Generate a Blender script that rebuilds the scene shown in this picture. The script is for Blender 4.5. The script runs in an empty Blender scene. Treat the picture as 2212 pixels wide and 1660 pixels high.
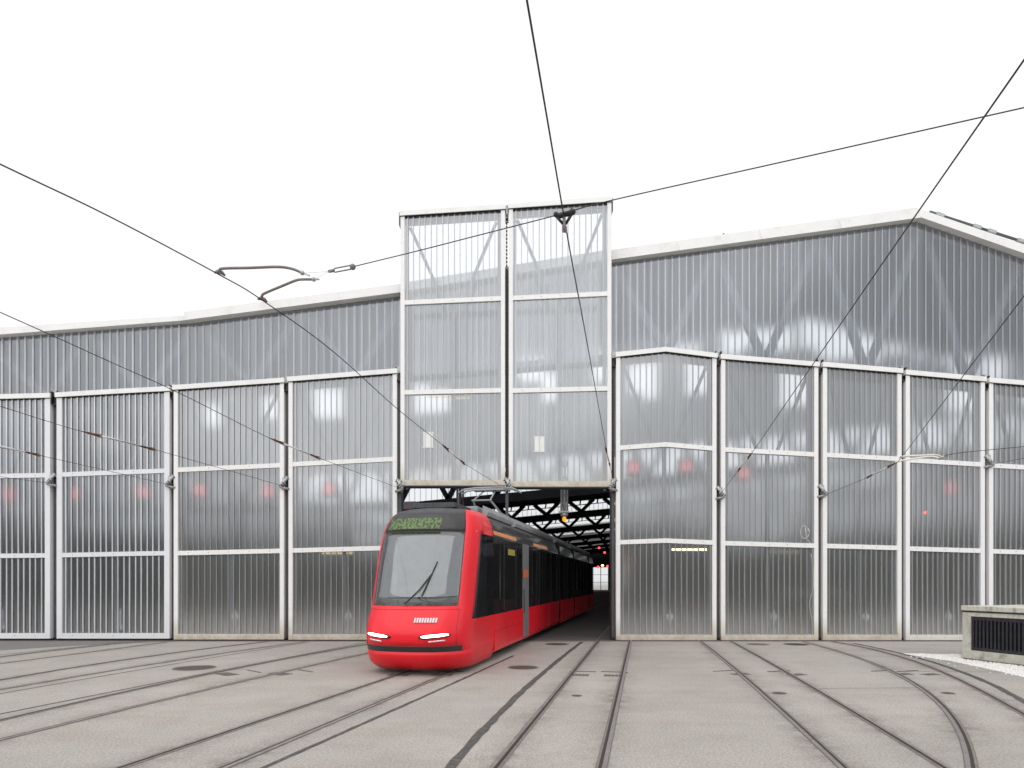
import bpy, bmesh, math, random
import numpy as np
from mathutils import Vector, Matrix
random.seed(7)
R = math.radians
scene = bpy.context.scene
COL = scene.collection

# ------------------------------------------------------------------ survey helpers
# Measurements were taken from the photograph; they become real 3-D points at a known depth.
F, CX, HY, CH = 1475.0, 1106.0, 1255.0, 1.94
YD = 22.0            # front face of the gates
YW = 22.78           # upper cladding wall
def at(px, py, d): return Vector(((px - CX) * d / F, d, CH + (HY - py) * d / F))
def X(px, d=YD): return (px - CX) * d / F
def Z(py, d=YD): return CH + (HY - py) * d / F
def gp(px, py):
    d = F * CH / (py - HY)
    return Vector(((px - CX) * d / F, d, 0.0))

# ------------------------------------------------------------------ mesh helpers
class MB:
    def __init__(s): s.bm = bmesh.new(); s.mi = 0
    def face(s, pts):
        vs = [s.bm.verts.new(p) for p in pts]
        f = s.bm.faces.new(vs); f.material_index = s.mi; return f
    def box(s, x0, x1, y0, y1, z0, z1):
        v = [s.bm.verts.new((x, y, z)) for x in (x0, x1) for y in (y0, y1) for z in (z0, z1)]
        for q in ((0,1,3,2),(4,6,7,5),(0,4,5,1),(2,3,7,6),(0,2,6,4),(1,5,7,3)):
            f = s.bm.faces.new([v[i] for i in q]); f.material_index = s.mi
    def prism(s, poly, y0, y1):
        """polygon [(x,z)...] extruded along y"""
        a = [s.bm.verts.new((x, y0, z)) for x, z in poly]
        b = [s.bm.verts.new((x, y1, z)) for x, z in poly]
        n = len(poly)
        fs = [s.bm.faces.new(a), s.bm.faces.new(b[::-1])]
        for i in range(n):
            j = (i + 1) % n
            fs.append(s.bm.faces.new([a[i], b[i], b[j], a[j]]))
        for f in fs: f.material_index = s.mi
    def slab(s, poly, z0, z1):
        """polygon [(x,y)...] extruded along z"""
        a = [s.bm.verts.new((x, y, z0)) for x, y in poly]
        b = [s.bm.verts.new((x, y, z1)) for x, y in poly]
        n = len(poly)
        fs = [s.bm.faces.new(a[::-1]), s.bm.faces.new(b)]
        for i in range(n):
            j = (i + 1) % n
            fs.append(s.bm.faces.new([a[i], a[j], b[j], b[i]]))
        for f in fs: f.material_index = s.mi
    def bar(s, p, q, w, h=None, up=(0, 0, 1)):
        """rectangular bar from p to q"""
        p, q = Vector(p), Vector(q); h = h or w
        d = (q - p).normalized(); u = Vector(up)
        if abs(d.dot(u)) > .98: u = Vector((0, 1, 0))
        a = d.cross(u).normalized() * w / 2; b = a.cross(d).normalized() * h / 2
        c = [(-1,-1),(1,-1),(1,1),(-1,1)]
        A = [s.bm.verts.new(p + a*i + b*j) for i, j in c]
        B = [s.bm.verts.new(q + a*i + b*j) for i, j in c]
        fs = [s.bm.faces.new(A[::-1]), s.bm.faces.new(B)]
        for i in range(4):
            j = (i + 1) % 4
            fs.append(s.bm.faces.new([A[i], A[j], B[j], B[i]]))
        for f in fs: f.material_index = s.mi
    def tube(s, pts, r, n=6, smooth=True, caps=True):
        pts = [Vector(p) for p in pts]; rings = []
        rr = r if isinstance(r, (list, tuple)) else [r] * len(pts)
        ref = None
        for i, p in enumerate(pts):
            d = (pts[min(i+1, len(pts)-1)] - pts[max(i-1, 0)]).normalized()
            if ref is None:
                ref = Vector((0,0,1)) if abs(d.z) < .9 else Vector((1,0,0))
            a = d.cross(ref).normalized(); b = a.cross(d).normalized(); ref = b
            rings.append([s.bm.verts.new(p + (a*math.cos(t) + b*math.sin(t)) * rr[i])
                          for t in [2*math.pi*k/n for k in range(n)]])
        for i in range(len(rings)-1):
            for k in range(n):
                l = (k+1) % n
                f = s.bm.faces.new([rings[i][k], rings[i][l], rings[i+1][l], rings[i+1][k]])
                f.smooth = smooth; f.material_index = s.mi
        if caps:
            for rg in (rings[0][::-1], rings[-1]):
                f = s.bm.faces.new(rg); f.material_index = s.mi
    def disc(s, c, r, z1, n=40):
        c = Vector(c)
        ring = [(c.x + r*math.cos(2*math.pi*k/n), c.y + r*math.sin(2*math.pi*k/n)) for k in range(n)]
        s.slab(ring, c.z, z1)
    def ball(s, c, r, seg=12):
        m = bmesh.ops.create_uvsphere(s.bm, u_segments=seg, v_segments=seg//2+2, radius=r, matrix=Matrix.Translation(c))
        for v in m['verts']:
            for f in v.link_faces: f.smooth = True; f.material_index = s.mi
    def build(s, name, mats, parent=None, normals=True, bevel=0):
        if normals: bmesh.ops.recalc_face_normals(s.bm, faces=s.bm.faces)
        me = bpy.data.meshes.new(name); s.bm.to_mesh(me); s.bm.free()
        for m in (mats if isinstance(mats, (list, tuple)) else [mats]): me.materials.append(m)
        o = bpy.data.objects.new(name, me); COL.objects.link(o)
        if parent: o.parent = parent
        if bevel:
            b = o.modifiers.new('bevel', 'BEVEL'); b.width = bevel; b.segments = 2; b.limit_method = 'ANGLE'; b.angle_limit = R(40)
        return o

def tag(o, label=None, cat=None, group=None, kind=None):
    if label: o['label'] = label
    if cat: o['category'] = cat
    if group: o['group'] = group
    if kind: o['kind'] = kind
    return o
def empty(name, loc, rz=0):
    o = bpy.data.objects.new(name, None); COL.objects.link(o)
    o.location = loc; o.rotation_euler = (0, 0, rz); o.empty_display_size = .3
    return o

# ------------------------------------------------------------------ materials
def mat(name):
    m = bpy.data.materials.new(name); m.use_nodes = True
    nt = m.node_tree; nt.nodes.clear()
    return m, nt, nt.nodes.new('ShaderNodeOutputMaterial')
def N(nt, t, **kw):
    n = nt.nodes.new(t)
    for k, v in kw.items():
        if k in n.inputs: n.inputs[k].default_value = v
        else: setattr(n, k, v)
    return n
def ramp(nt, fac, stops):
    r = N(nt, 'ShaderNodeValToRGB'); e = r.color_ramp.elements
    while len(e) < len(stops): e.new(.5)
    for i, (p, c) in enumerate(stops):
        e[i].position = p; e[i].color = (c[0], c[1], c[2], 1) if isinstance(c, (tuple, list)) else (c, c, c, 1)
    nt.links.new(fac, r.inputs['Fac']); return r
def mixc(nt, f, a, b, mode='MIX'):
    m = N(nt, 'ShaderNodeMix'); m.data_type = 'RGBA'; m.blend_type = mode
    for sock, v in ((m.inputs['Factor'], f), (m.inputs['A'], a), (m.inputs['B'], b)):
        if hasattr(v, 'is_output'): nt.links.new(v, sock)
        elif isinstance(v, (tuple, list)): sock.default_value = (*v[:3], 1)
        else: sock.default_value = v
    return m.outputs['Result']
# the mix node has several sockets with the same name: pick the colour ones explicitly
def mixc(nt, f, a, b, mode='MIX'):
    m = N(nt, 'ShaderNodeMix'); m.data_type = 'RGBA'; m.blend_type = mode
    for sock, v in ((m.inputs[0], f), (m.inputs[6], a), (m.inputs[7], b)):
        if hasattr(v, 'is_output'): nt.links.new(v, sock)
        elif isinstance(v, (tuple, list)): sock.default_value = (v[0], v[1], v[2], 1)
        else: sock.default_value = v
    return m.outputs[2]

def simple(name, col, rough=.6, metal=0, var=.12, scale=6, bump=0, coat=0, emit=None, es=0, stretch=(1,1,1), dirt=None):
    m, nt, out = mat(name)
    p = N(nt, 'ShaderNodeBsdfPrincipled', Roughness=rough, Metallic=metal)
    p.inputs['Coat Weight'].default_value = coat
    tc = N(nt, 'ShaderNodeTexCoord'); mp = N(nt, 'ShaderNodeMapping')
    mp.inputs['Scale'].default_value = stretch
    nt.links.new(tc.outputs['Object'], mp.inputs[0])
    n = N(nt, 'ShaderNodeTexNoise', Scale=scale, Detail=6, Roughness=.6)
    nt.links.new(mp.outputs[0], n.inputs['Vector'])
    lo = tuple(c*(1-var) for c in col); hi = tuple(min(1, c*(1+var)) for c in col)
    r = ramp(nt, n.outputs['Fac'], [(.3, lo), (.7, hi)])
    c = r.outputs[0]
    if dirt:
        n2 = N(nt, 'ShaderNodeTexNoise', Scale=dirt[1], Detail=8, Roughness=.7)
        nt.links.new(mp.outputs[0], n2.inputs['Vector'])
        r2 = ramp(nt, n2.outputs['Fac'], [(.52, 0.0), (.72, dirt[2])])
        c = mixc(nt, r2.outputs[0], c, dirt[0])
    nt.links.new(c, p.inputs['Base Color'])
    r3 = ramp(nt, n.outputs['Fac'], [(.2, max(.02, rough-.08)), (.8, min(1, rough+.08))])
    nt.links.new(r3.outputs[0], p.inputs['Roughness'])
    if bump:
        b = N(nt, 'ShaderNodeBump', Strength=bump, Distance=.02)
        nt.links.new(n.outputs['Fac'], b.inputs['Height']); nt.links.new(b.outputs[0], p.inputs['Normal'])
    if emit:
        p.inputs['Emission Color'].default_value = (*emit, 1); p.inputs['Emission Strength'].default_value = es
    nt.links.new(p.outputs[0], out.inputs[0])
    return m

def polycarb(name, refl, trans, dcol, rough_r, tint=(.9,.93,.97), grough=.14, dust=.55, gcol=(.93,.96,1)):
    """multiwall translucent sheet: sheen + milky body + blurred view through"""
    m, nt, out = mat(name)
    tc = N(nt, 'ShaderNodeTexCoord'); sep = N(nt, 'ShaderNodeSeparateXYZ')
    nt.links.new(tc.outputs['Object'], sep.inputs[0])
    mp = N(nt, 'ShaderNodeMapping'); mp.inputs['Scale'].default_value = (5, 5, .35)
    nt.links.new(tc.outputs['Object'], mp.inputs[0])
    n = N(nt, 'ShaderNodeTexNoise', Scale=1.0, Detail=6, Roughness=.65)
    nt.links.new(mp.outputs[0], n.inputs['Vector'])
    mp2 = N(nt, 'ShaderNodeMapping'); mp2.inputs['Scale'].default_value = (30, 30, .15)
    nt.links.new(tc.outputs['Object'], mp2.inputs[0])
    n2 = N(nt, 'ShaderNodeTexNoise', Scale=1.0, Detail=2)
    nt.links.new(mp2.outputs[0], n2.inputs['Vector'])
    # dust gathers at the foot of the sheet
    mr = N(nt, 'ShaderNodeMapRange'); mr.inputs[1].default_value = 1.15; mr.inputs[2].default_value = .1
    mr.inputs[3].default_value = 0; mr.inputs[4].default_value = 1; mr.interpolation_type = 'SMOOTHSTEP'
    nt.links.new(sep.outputs['Z'], mr.inputs[0])
    md = N(nt, 'ShaderNodeMath', operation='MULTIPLY'); nt.links.new(mr.outputs[0], md.inputs[0])
    rr = ramp(nt, n.outputs['Fac'], [(.3, .45), (.7, 1.0)]); nt.links.new(rr.outputs[0], md.inputs[1])
    md2 = N(nt, 'ShaderNodeMath', operation='MULTIPLY'); nt.links.new(md.outputs[0], md2.inputs[0]); md2.inputs[1].default_value = dust
    body = mixc(nt, ramp(nt, n.outputs['Fac'], [(.3, 0.), (.7, 1.)]).outputs[0], tuple(c*.82 for c in dcol), tuple(c*1.12 for c in dcol))
    body = mixc(nt, md2.outputs[0], body, (.45,.43,.39))
    dif = N(nt, 'ShaderNodeBsdfDiffuse'); nt.links.new(body, dif.inputs['Color'])
    rf = N(nt, 'ShaderNodeBsdfRefraction', Roughness=rough_r, IOR=1.14)
    rf.inputs['Color'].default_value = (*tint, 1)
    gl = N(nt, 'ShaderNodeBsdfGlossy', Roughness=grough); gl.inputs['Color'].default_value = (*gcol, 1)
    tr = N(nt, 'ShaderNodeMath', operation='SUBTRACT'); tr.inputs[0].default_value = trans
    nt.links.new(md2.outputs[0], tr.inputs[1])
    tr2 = N(nt, 'ShaderNodeMath', operation='MAXIMUM'); nt.links.new(tr.outputs[0], tr2.inputs[0]); tr2.inputs[1].default_value = .12
    m1 = N(nt, 'ShaderNodeMixShader'); nt.links.new(tr2.outputs[0], m1.inputs[0])
    nt.links.new(dif.outputs[0], m1.inputs[1]); nt.links.new(rf.outputs[0], m1.inputs[2])
    oi = N(nt, 'ShaderNodeObjectInfo')
    rv = N(nt, 'ShaderNodeMapRange'); nt.links.new(oi.outputs['Random'], rv.inputs[0]); rv.inputs[3].default_value = .88; rv.inputs[4].default_value = 1.16
    gr0 = ramp(nt, n2.outputs['Fac'], [(.25, refl*.74), (.75, refl*1.2)])
    grm = N(nt, 'ShaderNodeMath', operation='MULTIPLY'); nt.links.new(gr0.outputs[0], grm.inputs[0]); nt.links.new(rv.outputs[0], grm.inputs[1])
    gr = grm
    m2 = N(nt, 'ShaderNodeMixShader'); nt.links.new(gr.outputs[0], m2.inputs[0])
    nt.links.new(m1.outputs[0], m2.inputs[1]); nt.links.new(gl.outputs[0], m2.inputs[2])
    nt.links.new(m2.outputs[0], out.inputs[0])
    return m

def carglass(name, tint, gloss, fres=.10, rough=.03, film=.25):
    """tinted window: reflection over a see-through sheet with a thin film of road dust"""
    m, nt, out = mat(name)
    tc = N(nt, 'ShaderNodeTexCoord')
    n = N(nt, 'ShaderNodeTexNoise', Scale=1.7, Detail=6, Roughness=.7)
    nt.links.new(tc.outputs['Object'], n.inputs['Vector'])
    d = N(nt, 'ShaderNodeBsdfDiffuse'); d.inputs[0].default_value = (.09,.092,.095,1)
    t = N(nt, 'ShaderNodeBsdfTransparent'); t.inputs[0].default_value = (*tint, 1)
    g = N(nt, 'ShaderNodeBsdfGlossy', Roughness=rough); g.inputs[0].default_value = (.95,.97,1,1)
    f = ramp(nt, n.outputs['Fac'], [(.3, film*.5), (.75, film*1.4)])
    m1 = N(nt, 'ShaderNodeMixShader'); nt.links.new(f.outputs[0], m1.inputs[0]); nt.links.new(t.outputs[0], m1.inputs[1]); nt.links.new(d.outputs[0], m1.inputs[2])
    fr = N(nt, 'ShaderNodeLayerWeight', Blend=.5)
    mx = N(nt, 'ShaderNodeMath', operation='MULTIPLY_ADD'); nt.links.new(fr.outputs['Facing'], mx.inputs[0])
    mx.inputs[1].default_value = fres; mx.inputs[2].default_value = gloss
    ms = N(nt, 'ShaderNodeMixShader'); nt.links.new(mx.outputs[0], ms.inputs[0])
    nt.links.new(m1.outputs[0], ms.inputs[1]); nt.links.new(g.outputs[0], ms.inputs[2])
    nt.links.new(ms.outputs[0], out.inputs[0]); return m

def emitter(name, col, st):
    m, nt, out = mat(name)
    e = N(nt, 'ShaderNodeEmission', Strength=st); e.inputs[0].default_value = (*col, 1)
    nt.links.new(e.outputs[0], out.inputs[0]); return m

def frame_mat(name, col, foot):
    """painted aluminium; rainwater dirt near the foot of the gate (object z) and light streaks"""
    m, nt, out = mat(name)
    tc = N(nt, 'ShaderNodeTexCoord'); sep = N(nt, 'ShaderNodeSeparateXYZ')
    nt.links.new(tc.outputs['Object'], sep.inputs[0])
    n = N(nt, 'ShaderNodeTexNoise', Scale=3.0, Detail=8, Roughness=.7)
    nt.links.new(tc.outputs['Object'], n.inputs['Vector'])
    mr = N(nt, 'ShaderNodeMapRange'); mr.inputs[1].default_value = .75; mr.inputs[2].default_value = .0
    nt.links.new(sep.outputs['Z'], mr.inputs[0])
    mu = N(nt, 'ShaderNodeMath', operation='MULTIPLY'); nt.links.new(mr.outputs[0], mu.inputs[0]); nt.links.new(n.outputs['Fac'], mu.inputs[1])
    mu2 = N(nt, 'ShaderNodeMath', operation='MULTIPLY'); nt.links.new(mu.outputs[0], mu2.inputs[0]); mu2.inputs[1].default_value = foot
    c = ramp(nt, n.outputs['Fac'], [(.3, tuple(x*.93 for x in col)), (.7, col)]).outputs[0]
    c = mixc(nt, mu2.outputs[0], c, (.50,.44,.33))
    p = N(nt, 'ShaderNodeBsdfPrincipled', Roughness=.45)
    nt.links.new(c, p.inputs['Base Color']); nt.links.new(p.outputs[0], out.inputs[0]); return m

def ground_mat(name, base, speck=1.0):
    m, nt, out = mat(name)
    g = N(nt, 'ShaderNodeNewGeometry'); pos = g.outputs['Position']
    def noise(s, d, rg=.6, stretch=None):
        n = N(nt, 'ShaderNodeTexNoise', Scale=s, Detail=d, Roughness=rg)
        if stretch:
            mp = N(nt, 'ShaderNodeMapping'); mp.inputs['Scale'].default_value = stretch; mp.inputs['Rotation'].default_value = (0,0,R(25))
            nt.links.new(pos, mp.inputs[0]); nt.links.new(mp.outputs[0], n.inputs['Vector'])
        else: nt.links.new(pos, n.inputs['Vector'])
        return n.outputs['Fac']
    big = noise(.22, 6); mid = noise(1.1, 9, .72); fine = noise(34, 4, .75); fine2 = noise(95, 2, .8); st = noise(.7, 8, .68, (.35, 1.9, 1)); blot = noise(4.5, 6, .7)
    c = ramp(nt, big, [(.3, tuple(x*.86 for x in base)), (.7, tuple(min(1,x*1.08) for x in base))]).outputs[0]
    c = mixc(nt, ramp(nt, mid, [(.46, 0.), (.72, .55)]).outputs[0], c, (base[0]*.74, base[1]*.72, base[2]*.70))
    c = mixc(nt, ramp(nt, st, [(.50, 0.), (.68, .42)]).outputs[0], c, (base[0]*.80, base[1]*.76, base[2]*.73))
    c = mixc(nt, ramp(nt, blot, [(.62, 0.), (.74, .35)]).outputs[0], c, (base[0]*.6, base[1]*.58, base[2]*.56))
    c = mixc(nt, .9*speck, c, ramp(nt, fine, [(.28, .52), (.5, 1.0), (.72, 1.45)]).outputs[0], 'MULTIPLY')
    c = mixc(nt, .6*speck, c, ramp(nt, fine2, [(.3, .5), (.5, 1.0), (.7, 1.5)]).outputs[0], 'MULTIPLY')
    p = N(nt, 'ShaderNodeBsdfPrincipled', Roughness=.85)
    p.inputs['Specular IOR Level'].default_value = .25
    nt.links.new(c, p.inputs['Base Color'])
    b = N(nt, 'ShaderNodeBump', Strength=.35, Distance=.006)
    nt.links.new(fine, b.inputs['Height']); nt.links.new(b.outputs[0], p.inputs['Normal'])
    nt.links.new(p.outputs[0], out.inputs[0]); return m

M = {}
M['ground'] = ground_mat('concrete_paving', (.415,.385,.356))
M['darkpatch'] = ground_mat('dark_asphalt', (.22,.215,.212), .7)
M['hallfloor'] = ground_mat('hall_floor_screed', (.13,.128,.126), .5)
M['tar'] = simple('tar_seal', (.075,.073,.07), .7, var=.35, scale=14, dirt=((.26,.24,.22), 9, .7))
M['railbed'] = simple('rail_joint_seal', (.17,.152,.138), .8, var=.25, scale=10)
M['railtop'] = simple('worn_rail_lip', (.24,.20,.175), .55, .3, var=.3, scale=9, dirt=((.09,.07,.055), 14, .6))
M['polished'] = simple('worn_rail_head', (.30,.275,.26), .45, .45, var=.25, scale=6, dirt=((.16,.12,.10), 5, .6))
M['groove'] = simple('rail_groove', (.036,.029,.025), .8, var=.3, scale=5)
M['iron'] = simple('cast_iron_cover', (.13,.105,.092), .55, .35, var=.25, scale=22)
M['grate'] = simple('galvanised_grate', (.20,.185,.17), .6, .3, var=.3, scale=30)
M['frame'] = frame_mat('white_painted_aluminium', (.91,.91,.92), .8)
M['frame_clean'] = frame_mat('pale_grey_aluminium', (.82,.83,.86), .06)
M['frame_dirty'] = frame_mat('white_aluminium_with_stained_foot', (.92,.915,.905), 1.7)
M['cap'] = simple('white_sheet_metal', (.88,.88,.87), .5, var=.03, scale=2, dirt=((.62,.61,.57), 1.5, .5))
M['pcl'] = polycarb('clear_multiwall_sheet', .175, .81, (.32,.33,.35), .42, dust=.10)
M['pcr'] = polycarb('frosted_multiwall_sheet', .185, .77, (.44,.44,.44), .40, dust=.50)
M['pcup'] = polycarb('upper_multiwall_sheet', .152, .78, (.34,.36,.39), .42, dust=0, gcol=(.88,.93,1))
M['rib_bright'] = polycarb('bright_sheet_joint', .12, .14, (.70,.73,.74), .4, dust=.1)
M['rib_dull'] = polycarb('dull_sheet_joint', .16, .46, (.62,.63,.60), .4, dust=.4)
M['flange'] = polycarb('sheet_joint_flange', .2, .66, (.50,.52,.52), .4, dust=.4)
M['strip'] = polycarb('clerestory_sheet', .1, .86, (.7,.7,.7), .25, tint=(.98,.99,1), dust=0)
M['clear'] = polycarb('clear_skylight_pane', .06, .97, (.7,.7,.7), .12, tint=(1,1,1), dust=0)
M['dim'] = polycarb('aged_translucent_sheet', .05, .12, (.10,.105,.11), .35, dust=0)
M['steel_dark'] = simple('dark_hall_steel', (.035,.036,.039), .6, .2)
M['roof_dark'] = simple('dark_roof_deck', (.03,.03,.033), .8)
M['truss'] = simple('pale_painted_truss', (.24,.25,.28), .6)
M['post'] = simple('dark_guide_steel', (.10,.10,.108), .55, .3, var=.2, scale=4)
M['black'] = simple('black_steel', (.02,.02,.022), .55)
M['rubber'] = simple('rubber_seal', (.025,.025,.026), .85)
M['galv'] = simple('galvanised_steel', (.42,.43,.44), .45, .6, var=.25, scale=20)
M['bolt'] = simple('bolt_head', (.45,.45,.45), .4, .6)
M['wire'] = simple('dark_copper_wire', (.05,.047,.046), .5, .4, var=.2)
M['rust'] = simple('rusty_clamp_metal', (.15,.075,.045), .8, .2, var=.5, scale=40)
M['insul'] = simple('white_insulator', (.80,.80,.78), .35)
M['arm'] = simple('grey_brown_rod', (.23,.20,.19), .5, .3)
M['armpale'] = simple('pale_rod', (.72,.70,.63), .5)
M['paper'] = simple('white_paper', (.86,.87,.84), .7, var=.03)
M['concrete'] = simple('weathered_concrete', (.56,.55,.48), .85, var=.14, scale=5, bump=.3, dirt=((.13,.12,.09), 3.2, .75))
M['concrete2'] = simple('damp_concrete_cap', (.60,.58,.51), .85, var=.15, scale=7, bump=.4, dirt=((.10,.09,.07), 2.0, .9), stretch=(2.2,2.2,.7))
M['louver'] = simple('charcoal_louver_paint', (.035,.037,.045), .45, .2, var=.3, scale=8)
M['gravel'] = simple('white_gravel_stones', (.78,.77,.75), .8, var=.25, scale=30)
M['darkbank'] = simple('added_dark_bank', (.035,.042,.032), .9, var=.6, scale=.6)  # for the added bank, dark so the panels mirror less light
M['red'] = simple('tram_red_paint', (.86,.004,.018), .36, var=.05, scale=1.2, coat=.15)
M['red2'] = simple('tram_red_skirt', (.80,.004,.016), .42, var=.10, scale=1.5, coat=.1, dirt=((.30,.03,.03), 2.5, .5))
M['tgrey'] = simple('tram_grey_door', (.20,.20,.21), .4, var=.08)
M['tblack'] = simple('tram_black_trim', (.022,.022,.024), .4, coat=.2)
M['wind'] = carglass('tram_windscreen_glass', (.80,.84,.85), .15, .08, .05, .30)
M['sideg'] = carglass('tram_tinted_side_glass', (.50,.52,.54), .05, .05, .03, .16)
M['troof'] = simple('tram_roof_grey', (.33,.34,.36), .5, var=.2, scale=2)
M['troofd'] = simple('tram_roof_dark', (.07,.072,.078), .6, var=.3)
M['bellow'] = simple('gangway_bellows_rubber', (.018,.018,.019), .8)
M['amber'] = simple('amber_display', (.3,.12,.05), .5, emit=(1,.42,.2), es=.30, var=.4, scale=5)
M['orange'] = simple('orange_sticker', (.55,.17,.07), .5)
M['head'] = emitter('headlight_led', (1,.93,.80), 9)
M['redlamp'] = emitter('red_signal_glow', (1,.26,.29), .8)
M['reddot'] = emitter('red_lamp_glow', (1,.03,.02), 9)
M['warm'] = emitter('warm_tube_glow', (1,.80,.45), 7)
M['warmdim'] = emitter('faint_warm_tube_glow', (1,.78,.42), 1.6)
M['orangelamp'] = emitter('orange_beacon_glow', (1,.33,.01), 1.6)
M['mark'] = simple('pale_lettering', (.72,.70,.72), .5)
M['markred'] = simple('dark_red_lettering', (.40,.03,.04), .5)
M['tint'] = simple('tram_ceiling', (.55,.55,.54), .6)
M['seat'] = simple('dark_red_seat_cloth', (.13,.05,.055), .8)
M['yellowpole'] = simple('grab_pole_steel', (.55,.55,.53), .35, .3)
M['yellow'] = simple('yellow_sticker', (.40,.34,.06), .5)

def led_mat():
    m, nt, out = mat('green_dot_matrix')
    tc = N(nt, 'ShaderNodeTexCoord')
    mp = N(nt, 'ShaderNodeMapping'); mp.inputs['Scale'].default_value = (20, 1, 16); nt.links.new(tc.outputs['Object'], mp.inputs[0])
    n = N(nt, 'ShaderNodeTexNoise', Scale=1, Detail=3); nt.links.new(mp.outputs[0], n.inputs['Vector'])
    r = ramp(nt, n.outputs['Fac'], [(.42, (.02,.03,.01)), (.56, (.22,.42,.05))])
    e = N(nt, 'ShaderNodeEmission', Strength=.5); nt.links.new(r.outputs[0], e.inputs[0])
    d = N(nt, 'ShaderNodeBsdfPrincipled', Roughness=.3); d.inputs['Base Color'].default_value = (.02,.02,.02,1)
    a = N(nt, 'ShaderNodeAddShader'); nt.links.new(e.outputs[0], a.inputs[0]); nt.links.new(d.outputs[0], a.inputs[1])
    nt.links.new(a.outputs[0], out.inputs[0]); return m
M['led'] = led_mat()

# ------------------------------------------------------------------ ground
b = MB(); b.face([(-300,-60,0),(300,-60,0),(300,500,0),(-300,500,0)])
tag(b.build('ground', M['ground']), kind='structure')
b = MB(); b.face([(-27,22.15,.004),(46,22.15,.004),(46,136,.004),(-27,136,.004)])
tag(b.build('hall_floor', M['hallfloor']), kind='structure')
# unseen bank added behind the camera, shaped to darken the lower panel reflections
b = MB()
xs = np.linspace(-70, 70, 71); prof = [(-9.0,0),(-10.2,2.6),(-11.6,4.6),(-13.5,6.0),(-17,6.6),(-26,6.2)]
for i in range(70):
    for j in range(len(prof)-1):
        def P(x, k):
            y, z = prof[k]; w = .5*math.sin(x*.7+k)+.4*math.sin(x*1.9+2*k)
            return (x, y + w*.6*(k>0), z + (w*.5 if k > 1 else 0))
        b.face([P(xs[i],j),P(xs[i+1],j),P(xs[i+1],j+1),P(xs[i],j+1)])
tag(b.build('reflection_bank', M['darkbank']), kind='structure')

def catmull(pts, n=10):
    P = [Vector(p) for p in pts]; P = [P[0]*2-P[1]] + P + [P[-1]*2-P[-2]]; out = []
    for i in range(1, len(P)-2):
        for k in range(n):
            t = k/n
            out.append(.5*((2*P[i]) + (P[i+1]-P[i-1])*t + (2*P[i-1]-5*P[i]+4*P[i+1]-P[i+2])*t*t + (3*P[i]-P[i-1]-3*P[i+1]+P[i+2])*t**3))
    out.append(P[-2]); return out

HD = Vector((.208, 1, 0)).normalized()     # direction of the tracks inside the hall
def smooth_line(pix, deg=3, near=2.5, far=2.0, far_dir=None):
    g = [gp(*p) for p in pix]; g.sort(key=lambda v: v.y)
    # smooth fit of x over y
    w = np.array([1/v.y for v in g])
    co = np.polyfit([v.y for v in g], [v.x for v in g], deg, w=w)
    ys = np.linspace(g[0].y, g[-1].y, 50)
    L = [Vector((float(np.polyval(co, y)), float(y), 0)) for y in ys]
    d0 = (L[0]-L[1]).normalized(); L.insert(0, L[0] + d0*near)
    d1 = far_dir or (L[-1]-L[-2]).normalized()
    L.append(L[-1] + d1*far)
    return L
def ribbon(b, L, off0, off1, z):
    def nrm(i):
        d = L[min(i+1,len(L)-1)] - L[max(i-1,0)]; return Vector((d.y, -d.x, 0)).normalized()
    A = [L[i] + nrm(i)*off0 for i in range(len(L))]; B = [L[i] + nrm(i)*off1 for i in range(len(L))]
    for i in range(len(L)-1):
        b.face([(A[i].x,A[i].y,z),(B[i].x,B[i].y,z),(B[i+1].x,B[i+1].y,z),(A[i+1].x,A[i+1].y,z)])
def profile_strip(b, L, prof):
    """prof: list of (offset, z, material index) -> strips between consecutive points"""
    def nrm(i):
        d = L[min(i+1,len(L)-1)] - L[max(i-1,0)]; return Vector((d.y, -d.x, 0)).normalized()
    for k in range(len(prof)-1):
        b.mi = prof[k][2]
        for i in range(len(L)-1):
            n0, n1 = nrm(i), nrm(i+1)
            p = L[i]+n0*prof[k][0]; q = L[i]+n0*prof[k+1][0]; r_ = L[i+1]+n1*prof[k+1][0]; s = L[i+1]+n1*prof[k][0]
            b.face([(p.x,p.y,prof[k][1]),(q.x,q.y,prof[k+1][1]),(r_.x,r_.y,prof[k+1][1]),(s.x,s.y,prof[k][1])])

TRACKS = [
 ('tram track with pale rails running out from under the red tram', 
   [(245,1660),(425,1609),(550,1564),(700,1512),(860,1456)], [(488,1660),(625,1594),(780,1534),(890,1492),(980,1449)], 1, 110),
 ('tram track right of the tram, passing through the open gateway into the hall',
   [(1068,1660),(1106,1621),(1211,1481),(1291,1386),(1321,1354)], [(1300,1660),(1326,1529),(1343,1449),(1360,1388),(1372,1352)], 1, 100),
 ('tram track curving gently right from under the first two closed gates right of the opening',
   [(1818,1660),(1791,1624),(1701,1541),(1626,1481),(1571,1436),(1518,1388)], [(2041,1660),(1916,1584),(1771,1494),(1681,1444),(1583,1388)], 2, 3),
 ('tram track farthest right, bending sharply toward the concrete vent box',
   [(2101,1660),(2081,1594),(2046,1534),(1996,1491),(1926,1451),(1846,1419),(1741,1388)], [(2212,1544),(2106,1486),(2031,1451),(1926,1414),(1806,1388)], 3, 3),
 ('tram track just left of the tram, crossing the yard to the left edge',
   [(0,1558),(225,1504),(500,1448),(800,1391)], [(0,1598),(150,1563),(350,1513),(600,1454),(845,1401)], 2, 3),
 ('tram track behind the large oval manhole cover at the left',
   [(0,1470),(250,1429),(575,1387)], [(0,1490),(215,1454),(450,1416),(650,1388)], 2, 3),
 ('tram track nearest the gates at the far left',
   [(0,1420),(150,1402),(300,1387)], [(0,1434),(180,1411),(370,1386)], 2, 3),
]
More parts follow.
